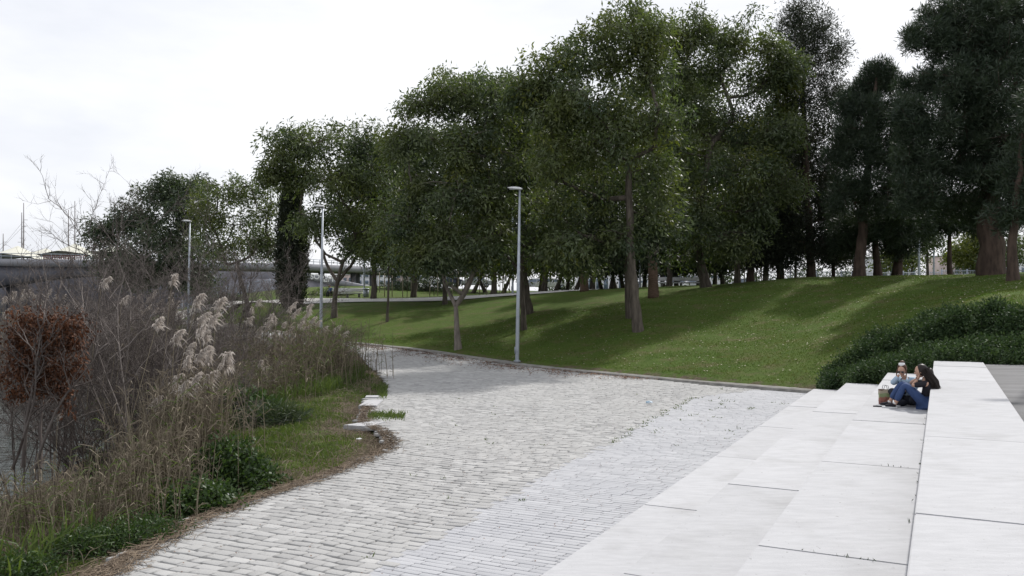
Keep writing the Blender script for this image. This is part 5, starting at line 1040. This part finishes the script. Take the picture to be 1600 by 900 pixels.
def blob(name, parent, c, r, m, rz=0, rx=0, ry=0, seg=14, fn=None):
    bm = bmesh.new(); bmesh.ops.create_uvsphere(bm, u_segments=seg, v_segments=seg - 4, radius=1)
    for v in bm.verts:
        if fn: v.co = Vector(fn(v.co))
        v.co = Vector((v.co.x * r[0], v.co.y * r[1], v.co.z * r[2]))
    bmesh.ops.transform(bm, matrix=Matrix.Translation(c) @ Matrix.Rotation(rz, 4, 'Z') @ Matrix.Rotation(rx, 4, 'X') @ Matrix.Rotation(ry, 4, 'Y'), verts=bm.verts)
    me = bpy.data.meshes.new(name); bm.to_mesh(me); bm.free(); me.materials.append(m); [setattr(p, 'use_smooth', True) for p in me.polygons]
    o = bpy.data.objects.new(name, me); COL.objects.link(o); o.parent = parent; return o
def join_into(dst, others):
    bm = bmesh.new(); bm.from_mesh(dst.data)
    for o in others: bm.from_mesh(o.data); bpy.data.objects.remove(o)
    bm.to_mesh(dst.data); bm.free(); [setattr(p, 'use_smooth', True) for p in dst.data.polygons]
def head_parts(parent, c, rz, rx, ry):
    # skull, jaw, nose, ears, lips, eyes as one surface group belonging to the body
    Mx = Matrix.Translation(c) @ Matrix.Rotation(rz, 4, 'Z') @ Matrix.Rotation(rx, 4, 'X') @ Matrix.Rotation(ry, 4, 'Y'); L = []
    def b(p, r, m=M['skin'], n='x', seg=12, fn=None):
        o = blob(n, parent, (0, 0, 0), r, m, seg=seg, fn=fn); o.data.transform(Matrix.Translation(p)); o.data.transform(Mx); return o
    L.append(b((0, 0, 0), (.093, .073, .112), seg=16, fn=lambda v: (v.x * (1 - .10 * max(0, -v.z)) + .06 * max(0, -v.z), v.y * (1 - .32 * max(0, -v.z)), v.z)))
    L.append(b((.095, 0, -.015), (.016, .011, .022))); L.append(b((.085, 0, -.062), (.012, .022, .008))); L.append(b((.075, 0, -.09), (.02, .022, .018)))
    for s in (-1, 1): L.append(b((-.005, s * .073, -.01), (.016, .01, .028)))
    return L, b
def hand(parent, w, d, up, curl=.6, side=1, s=.92):
    # palm, four curved fingers of unequal length and a thumb from the side of the palm
    w = np.array(w, float); d = np.array(d, float); d /= np.linalg.norm(d); up = np.array(up, float); n = np.cross(d, up); n /= np.linalg.norm(n); up = np.cross(n, d); L = []
    pts = [w, w + d * .045 * s, w + d * .085 * s]; L.append(skin('x', pts, [(0, 1), (1, 2)], [(.026 * s, .017 * s), (.038 * s, .016 * s), (.038 * s, .014 * s)], M['skin'], parent, 1))
    for k, ln in zip((-1.5, -.5, .5, 1.5), (.062, .074, .078, .066)):
        p = w + d * .085 * s + n * k * .019 * s; q = [p - d * .02]; a = .15; dd = d
        for sg in (.45, .32, .25):
            dd = d * math.cos(a) - up * math.sin(a); p = p + dd * ln * sg * s; q.append(p); a += curl
        L.append(skin('x', q, [(0, 1), (1, 2), (2, 3)], [.0095, .009, .0085, .007], M['skin'], parent, 1))
    p = w + d * .03 * s - n * side * .03; q = [w + d * .015, p, p + (d * .7 - n * side * .6 - up * .2) * .035, p + (d * .95 - n * side * .2 - up * .4) * .06]
    L.append(skin('x', q, [(0, 1), (1, 2), (2, 3)], [.012, .012, .0105, .008], M['skin'], parent, 1)); return L
def strands(parent, name, roots, tips, w, m, n=260, mid=(0, 0, 0), sp=.02):
    g = Geo(); roots, tips = np.array(roots), np.array(tips); k = RNG.integers(0, len(roots), n); A = roots[k] + RNG.normal(size=(n, 3)) * sp; B = tips[k] + RNG.normal(size=(n, 3)) * sp * 1.6
    Md = (A + B) / 2 + np.array(mid) + RNG.normal(size=(n, 3)) * sp * .6; g.sticks(A, Md, w, w, 4); g.sticks(Md, B, w, w * .4, 4); return g.build(name, m, parent)

# local frame: x towards the path (left in the photo), y away along the steps, z up
RZ = math.atan2(.4579, -.8891)
Rm = np.array([[math.cos(RZ), -math.sin(RZ)], [math.sin(RZ), math.cos(RZ)]])
hp = P(1446, 639, 15.45); 
def frame(p): return (float(p[0]), float(p[1]), 1.204)
w1 = empty('person', frame(hp), 'person with long black hair, black top and blue jeans sitting with knees drawn up', 'person', rz=RZ)
# mirrored frame: with z up and x left in the photo, +y points towards the camera, so far side is -y
Y = -1
P1 = dict(pel=(0, 0, .12), sp=(-.05, 0, .26), ch=(-.03, 0, .42), nk=(.0, 0, .55), hd0=(.03, 0, .62))
pts = [(0, 0, .12), (-.05, 0, .26), (-.03, 0, .42), (0, 0, .53), (.03, 0, .61),
       (.02, .10, .12), (.34, .12, .46), (.50, .11, .10), (.53, .11, .05), (.66, .115, .035),
       (.02, -.10, .12), (.40, -.10, .47), (.60, -.10, .11), (.63, -.10, .055), (.76, -.10, .035),
       (-.02, .15, .49), (.22, .17, .44), (.13, .07, .545), (-.02, -.15, .49), (.26, -.13, .46), (.15, -.04, .55)]
ed = [(0, 1), (1, 2), (2, 3), (3, 4), (0, 5), (5, 6), (6, 7), (7, 8), (8, 9), (0, 10), (10, 11), (11, 12), (12, 13), (13, 14), (2, 15), (15, 16), (16, 17), (2, 18), (18, 19), (19, 20)]
ra = [.115, .10, .11, .05, .042, .085, .055, .036, .034, .026, .085, .055, .036, .034, .026, .055, .038, .024, .055, .038, .024]
body = skin('body', pts, ed, ra, M['skin'], w1)
L, hb = head_parts(w1, (.085, 0, .70), 0, 0, .25); L += hand(w1, (.13, .07, .545), (-.25, -.3, .6), (-1, 0, -.3), .5, 1) + hand(w1, (.15, -.04, .55), (-.2, .3, .5), (-1, 0, -.3), .6, -1)
join_into(body, L)
for s in (-1, 1): e = hb((.088, s * .03, .012), (.008, .013, .007), M['lens'], 'eye', 8)
jp = [0, 5, 6, 7, 10, 11, 12]; mp_ = {a: i for i, a in enumerate(jp)}; jpts = [pts[a] for a in jp]; jpts[3] = (.49, .112, .13); jpts[6] = (.585, -.10, .14)
skin('jeans', jpts, [(0, 1), (1, 2), (2, 3), (0, 4), (4, 5), (5, 6)], [(.135, .13), .105, .073, .058, .105, .073, .058], M['jeans'], w1)
tp_ = [(0, 0, .2), (-.05, 0, .28), (-.03, 0, .42), (-.01, 0, .52), (-.02, .15, .49), (.20, .17, .445), (-.02, -.15, .49), (.25, -.13, .465)]
skin('black_top', tp_, [(0, 1), (1, 2), (2, 3), (2, 4), (4, 5), (2, 6), (6, 7)], [.125, .118, .128, .062, .07, .052, .07, .052], M['blackcloth'], w1)
for (a, b_), nm in [(((.52, .11, .055), (.68, .115, .04)), 0), (((.62, -.10, .055), (.78, -.10, .04)), 0)]:
    a, b_ = np.array(a), np.array(b_); o = skin('shoe', [a + (-.03, 0, 0), a, (a + b_) / 2 + (0, 0, .002), b_ + (.0, 0, -.002)], [(0, 1), (1, 2), (2, 3)], [(.04, .048), (.042, .05), (.042, .036), (.038, .026)], M['blackcloth'], w1)
    g = Geo(); g.box((a + b_) / 2 * (1, 1, 0) + (0, 0, .013), (.26, .088, .024)); g.build('sole', M['sock'], o)
skin('sock', [(.50, .11, .13), (.52, .11, .06)], [(0, 1)], [.043, .043], M['sock'], w1); skin('sock', [(.60, -.10, .13), (.62, -.10, .06)], [(0, 1)], [.043, .043], M['sock'], w1)
hc = blob('hair', w1, (.058, 0, .725), (.108, .092, .115), M['hairb'], ry=.2, fn=lambda v: (min(v.x, .55), v.y, v.z))
h2 = blob('x', w1, (-.065, 0, .56), (.075, .12, .21), M['hairb'], ry=-.12); h3 = blob('x', w1, (-.13, .02, .38), (.055, .10, .17), M['hairb'], ry=-.1); join_into(hc, [h2, h3])
strands(w1, 'hair_strands', [(-.02, y, .74) for y in (-.08, -.04, 0, .04, .08)] + [(.03, .09, .7), (.03, -.09, .7)], [(-.20, y * 1.5, .27) for y in (-.08, -.04, 0, .04, .08)] + [(-.14, .12, .3), (-.14, -.12, .3)], .006, M['hairb'], 340, (-.05, 0, 0), .022)

w2 = empty('person', frame(hp + np.array((0, 0, 0)) + np.append(Rm @ np.array((.28, -.66)), 0)), 'person in a pale denim jacket with hair tied up, lifting sunglasses with one hand', 'person', rz=RZ + 1.25)
# this one faces the first person / the camera and leans on one knee
pts = [(0, 0, .12), (.05, -.02, .28), (.14, -.03, .43), (.20, -.03, .53), (.24, -.03, .59),
       (.03, .10, .11), (.42, .20, .14), (.30, .30, .05), (.28, .34, .05), (.36, .40, .04), (.03, -.10, .11), (.40, -.22, .30), (.36, -.10, .06), (.36, -.06, .05), (.48, -.04, .04),
       (.14, .15, .48), (.30, .20, .33), (.42, .12, .30), (.14, -.18, .48), (.34, -.20, .42), (.36, -.06, .60)]
body = skin('body', pts, ed, ra, M['skin'], w2)
hc_ = (.31, -.03, .68); L, hb = head_parts(w2, hc_, .1, 0, .42); L += hand(w2, (.36, -.06, .60), (.0, .25, .9), (-1, 0, 0), .5, 1) + hand(w2, (.42, .12, .30), (.6, -.6, .1), (0, 0, 1), .5, -1)
join_into(body, L)
gl_ = hb((.088, 0, .014), (.016, .055, .005), M['lens'], 'sunglasses', 10)
L = [hb((.088, s * .03, .006), (.012, .026, .021), M['lens'], 'x', 10) for s in (-1, 1)]; join_into(gl_, L)
tp2 = [pts[5], pts[6], (.31, .29, .07)]
skin('dark_trousers', [pts[0], pts[5], pts[6], (.32, .28, .06), pts[10], pts[11], (.365, -.11, .10)], [(0, 1), (1, 2), (2, 3), (0, 4), (4, 5), (5, 6)], [(.13, .12), .10, .07, .055, .10, .07, .055], M['navy'], w2)
jk = [(0, 0, .17), (.05, -.02, .28), (.14, -.03, .43), (.19, -.03, .515), (.14, .15, .48), (.30, .20, .33), (.40, .13, .305), (.14, -.18, .48), (.34, -.20, .42), (.355, -.08, .57)]
j_ = skin('denim_jacket', jk, [(0, 1), (1, 2), (2, 3), (2, 4), (4, 5), (5, 6), (2, 7), (7, 8), (8, 9)], [.145, .135, .14, .075, .078, .058, .042, .078, .058, .042], M['denim'], w2)
for s in (-1, 1):
    g = Geo(); g.tube([(.20, -.03 + s * .05, .53), (.255, -.03 + s * .07, .47), (.22, -.03 + s * .06, .38)], [.014, .026, .012], 6); g.build('lapel', M['denim'], j_)
g = Geo(); g.tube([(.27, -.03, .42), (.20, -.03, .22)], [.028, .03], 8); g.build('dark_shirt', M['blackcloth'], w2)
for a, b_ in (((.29, .33, .05), (.38, .41, .04)), ((.355, -.07, .055), (.50, -.04, .04))):
    a, b_ = np.array(a), np.array(b_); o = skin('shoe', [a, (a + b_) / 2, b_], [(0, 1), (1, 2)], [(.042, .048), (.042, .036), (.036, .026)], M['blackcloth'], w2); g = Geo(); c = (a + b_) / 2; g.box((c[0], c[1], .012), (.24, .085, .024), math.atan2(*(b_ - a)[[1, 0]])); g.build('sole', M['sock'], o)
hh_ = hb((-.015, 0, .03), (.102, .086, .108), M['hairc'], 'hair', 14, fn=lambda v: (min(v.x, .5), v.y, max(v.z, -.75))); L = [hb((-.06, 0, .135), (.045, .045, .04), M['hairc'], 'x')]; join_into(hh_, L)
hb((-.02, 0, .118), (.062, .058, .034), M['sock'], 'head_scarf', 12)
for s in (-1, 1): g = Geo(); g.tube([(.30, -.03 + s * .075, .73), (.34, -.03 + s * .088, .66), (.345, -.03 + s * .09, .58), (.365, -.03 + s * .092, .53)], [.008, .012, .010, .003], 6); g.build('hair_lock', M['hairc'], w2, smooth=True)

# shopping bag, dark bag, shoes things beside them
def loc_(x, y, z=1.204): q = hp[:2] + Rm @ np.array((x, y)); return (float(q[0]), float(q[1]), z)
def bag_mat():
    m = bpy.data.materials.new('printed paper'); m.use_nodes = True; t = m.node_tree; N = t.nodes; L = t.links; bs = N['Principled BSDF']; bs.inputs['Roughness'].default_value = .6
    co = N.new('ShaderNodeTexCoord'); sp = N.new('ShaderNodeSeparateXYZ'); L.new(co.outputs['Object'], sp.inputs[0]); r = N.new('ShaderNodeValToRGB'); mr = N.new('ShaderNodeMath'); mr.operation = 'MULTIPLY_ADD'; mr.inputs[1].default_value = 2.6
    nz = N.new('ShaderNodeTexNoise'); nz.inputs['Scale'].default_value = 9; L.new(co.outputs['Object'], nz.inputs[0]); ms = N.new('ShaderNodeMath'); ms.operation = 'MULTIPLY'; ms.inputs[1].default_value = .35; L.new(nz.outputs['Fac'], ms.inputs[0]); L.new(sp.outputs['Z'], mr.inputs[0]); L.new(ms.outputs[0], mr.inputs[2]); L.new(mr.outputs[0], r.inputs[0])
    r.color_ramp.interpolation = 'CONSTANT'; el = r.color_ramp.elements; el[0].color = (.16, .05, .04, 1); el[1].position = .34; el[1].color = (.26, .10, .07, 1)
    for p, c in ((.52, (.22, .26, .13, 1)), (.74, (.36, .31, .23, 1)), (.93, (.12, .06, .04, 1))): e = el.new(p); e.color = c
    L.new(r.outputs[0], bs.inputs[0]); return m
bg_ = empty('shopping_bag', loc_(.70, -.42), 'printed paper shopping bag in red, green and tan, leaning by their feet', 'bag', rz=RZ + .4)
bm = bmesh.new(); V = [bm.verts.new(v) for v in [(-.11, -.06, 0), (.11, -.06, 0), (.11, .06, 0), (-.11, .06, 0), (-.13, -.03, .29), (.12, -.05, .30), (.12, .03, .28), (-.13, .05, .30)]]
for q in ((0, 3, 2, 1), (0, 1, 5, 4), (1, 2, 6, 5), (2, 3, 7, 6), (3, 0, 4, 7)): bm.faces.new([V[k] for k in q])
bmesh.ops.subdivide_edges(bm, edges=bm.edges, cuts=3, use_grid_fill=True); [setattr(v, 'co', v.co + Vector(RNG.normal(size=3)) * .004) for v in bm.verts]
me = bpy.data.meshes.new('bag_body'); bm.to_mesh(me); bm.free(); me.materials.append(bag_mat()); o = bpy.data.objects.new('bag_body', me); COL.objects.link(o); o.parent = bg_; o.modifiers.new('s', 'SOLIDIFY').thickness = .003
for s in (-1, 1): g = Geo(); g.tube([(-.05, s * .04, .29), (-.03, s * .05, .37), (.03, s * .05, .37), (.05, s * .04, .29)], .005, 5); g.build('handle', M['blackcloth'], bg_)
db = blob('soft_bag', None, loc_(.42, -.30, 1.265), (.13, .09, .065), M['navy'], rz=.3); tag(db, 'small dark soft bag lying behind the blue jeans', 'bag')
wb = blob('white_pouch', None, loc_(-.03, -.42, 1.265), (.06, .05, .06), M['sock'], rz=.3); tag(wb, 'small white bundle against the riser behind the seated person in black', 'bundle')
ph = Geo(); ph.box((0, 0, .01), (.30, .05, .02)); o = ph.build('folded_umbrella', M['blackcloth']); o.location = loc_(.74, .02); o.rotation_euler = (0, 0, RZ + .1); tag(o, 'short dark flat thing lying on the slab at the feet of the seated person', 'umbrella')

# ---------------------------------------------------------------- small things on the ground
M['edgest'] = mat('pale edge stone', (.36, .36, .37), (.46, .46, .47), scale=5, bump=.3, rough=.85)
def edge_stone(c, w, l, rz, lab, cut=0):
    bm = bmesh.new(); V = [(-w / 2, -l / 2), (w / 2, -l / 2), (w / 2 - cut * .1, l / 2), (-w / 2 + cut, l / 2 - cut * .3)]; lo = [bm.verts.new((x, y, -.1)) for x, y in V]; hi = [bm.verts.new((x, y, .035)) for x, y in V]
    bm.faces.new(hi); bm.faces.new(lo[::-1]); [bm.faces.new((lo[i], lo[(i + 1) % 4], hi[(i + 1) % 4], hi[i])) for i in range(4)]; bmesh.ops.bevel(bm, geom=list(bm.edges), offset=.012, segments=2, affect='EDGES')
    me = bpy.data.meshes.new('edge_stone'); bm.to_mesh(me); bm.free(); me.materials.append(M['edgest']); o = bpy.data.objects.new('edge_stone', me); COL.objects.link(o); o.location = c; o.rotation_euler = (0, 0, rz); tag(o, lab, 'paving slab', 'loose pale slabs at the edge of the cobbles')
for px, py, w, l, rz, lab, cut in [(580, 631, .55, 1.5, .02, 'larger pale slab at the corner of the cobbles beside the grass', .05), (582, 621, .45, .5, .1, 'small pale block just behind the larger pale slab', 0), (570, 664, .75, .9, -.35, 'pale slab with a cut corner half sunk in the grass, nearer one', .3)]:
    q = onpath(px, py); edge_stone((q[0], q[1], float(zp(q[1])) + .01), w, l, rz, lab, cut)
# grass tongue growing over the cobbles between the slabs
A = []
for px0, px1, py, n in [(575, 632, 651, 700), (580, 606, 606, 500), (590, 604, 616, 400), (556, 584, 590, 300)]:
    for _ in range(n): q = onpath(RNG.uniform(px0, px1), py + RNG.normal() * 3); A.append((q[0], q[1], float(zp(q[1])) + .005))
A = np.array(A); h = RNG.uniform(.04, .13, len(A)); B = A + np.stack([RNG.normal(size=len(A)) * .04, RNG.normal(size=len(A)) * .04, h], 1); g = Geo(); g.blades(A, (A + B) / 2, B, .02, tint=np.clip(.4 + RNG.normal(size=len(A)) * .25, 0, 1)); tag(g.build('creeping_grass', M['gblade']), 'grass creeping over the cobbles around the pale slabs', 'grass', kind='stuff')
def crumple(px, py, s, m, lab, name='crumpled_wrapper', cat='litter', z=.02):
    q = onpath(px, py); bm = bmesh.new(); bmesh.ops.create_icosphere(bm, subdivisions=2, radius=1); rs = np.random.default_rng(px)
    for v in bm.verts: v.co = Vector((v.co.x * s, v.co.y * s * .7, max(v.co.z, -.3) * s * .45)) * float(.6 + .7 * rs.random())
    me = bpy.data.meshes.new(name); bm.to_mesh(me); bm.free(); me.materials.append(m); o = bpy.data.objects.new(name, me); COL.objects.link(o); z_ = max(float(zp(q[1])), gz(*q)) ; o.location = (q[0], q[1], z_ + z + s * .12); tag(o, lab, cat)
M['bluel'] = mat('blue white wrapper', (.12, .28, .4), (.6, .65, .7), scale=9, rough=.5)
crumple(1014, 631, .11, M['bluel'], 'blue and white wrapper lying alone on the cobbles', z=.03)
crumple(351, 777, .09, M['white'], 'white plastic scrap at the edge of the cobbles below the nettles', 'plastic_scrap')
crumple(561, 688, .06, M['white'], 'small white scrap in the short grass on the point', 'paper_scrap')
crumple(601, 706, .05, M['white'], 'tiny white scrap at the tip of the grass edge', 'paper_scrap')
# seated person on the far bench
x = (517 - CX) / F * 81.6; b = (x, 81.6, gz(x, 81.6) + .42); w3 = empty('person', b, 'distant person in a blue top sitting at the left end of the white bench', 'person', rz=-2.2)
pts3 = [(0, 0, .1), (0, 0, .28), (.04, 0, .46), (.06, 0, .58), (.1, 0, .66), (.04, .1, .1), (.42, .12, .1), (.44, .12, -.36), (.45, .12, -.38), (.56, .12, -.39), (.04, -.1, .1), (.42, -.12, .1), (.44, -.12, -.36), (.45, -.12, -.38), (.56, -.12, -.39), (.04, .17, .5), (.12, .2, .28), (.34, .12, .2), (.04, -.17, .5), (.12, -.2, .28), (.34, -.12, .2)]
bd = skin('body', pts3, ed, ra, M['skin'], w3, 1); L, hb = head_parts(w3, (.13, 0, .74), 0, 0, .2); join_into(bd, L); hb((-.02, 0, .03), (.1, .083, .1), M['hairb'], 'hair')
M['bluetop'] = pmat('blue top', (.05, .1, .2)); skin('blue_top', [pts3[k] for k in (0, 1, 2, 3, 15, 16, 17, 18, 19, 20)], [(0, 1), (1, 2), (2, 3), (2, 4), (4, 5), (5, 6), (2, 7), (7, 8), (8, 9)], [.13, .13, .14, .07, .07, .055, .04, .07, .055, .04], M['bluetop'], w3, 1)
skin('trousers', [pts3[k] for k in (0, 5, 6, 7, 10, 11, 12)], [(0, 1), (1, 2), (2, 3), (0, 4), (4, 5), (5, 6)], [.13, .1, .075, .06, .1, .075, .06], M['navy'], w3, 1)
# bird in the sky
bx, by, bz = P(1424, 16, 60); bd_ = empty('bird', (bx, by, bz), 'small dark bird flying in the clear sky left of the largest pine', 'bird'); g = Geo()
g.tube([(-.16, 0, 0), (-.08, 0, .01), (.05, 0, .02), (.14, 0, .03), (.19, 0, .03)], [.01, .035, .05, .03, .008], 8); g.add([(-.05, .03, .03), (.08, .03, .03), (.02, .3, .1), (-.06, .28, .09), (-.05, -.03, .03), (.08, -.03, .03), (.02, -.3, .1), (-.06, -.28, .09)], [(0, 1, 2, 3), (4, 7, 6, 5)]); g.build('body', M['blackcloth'], bd_)
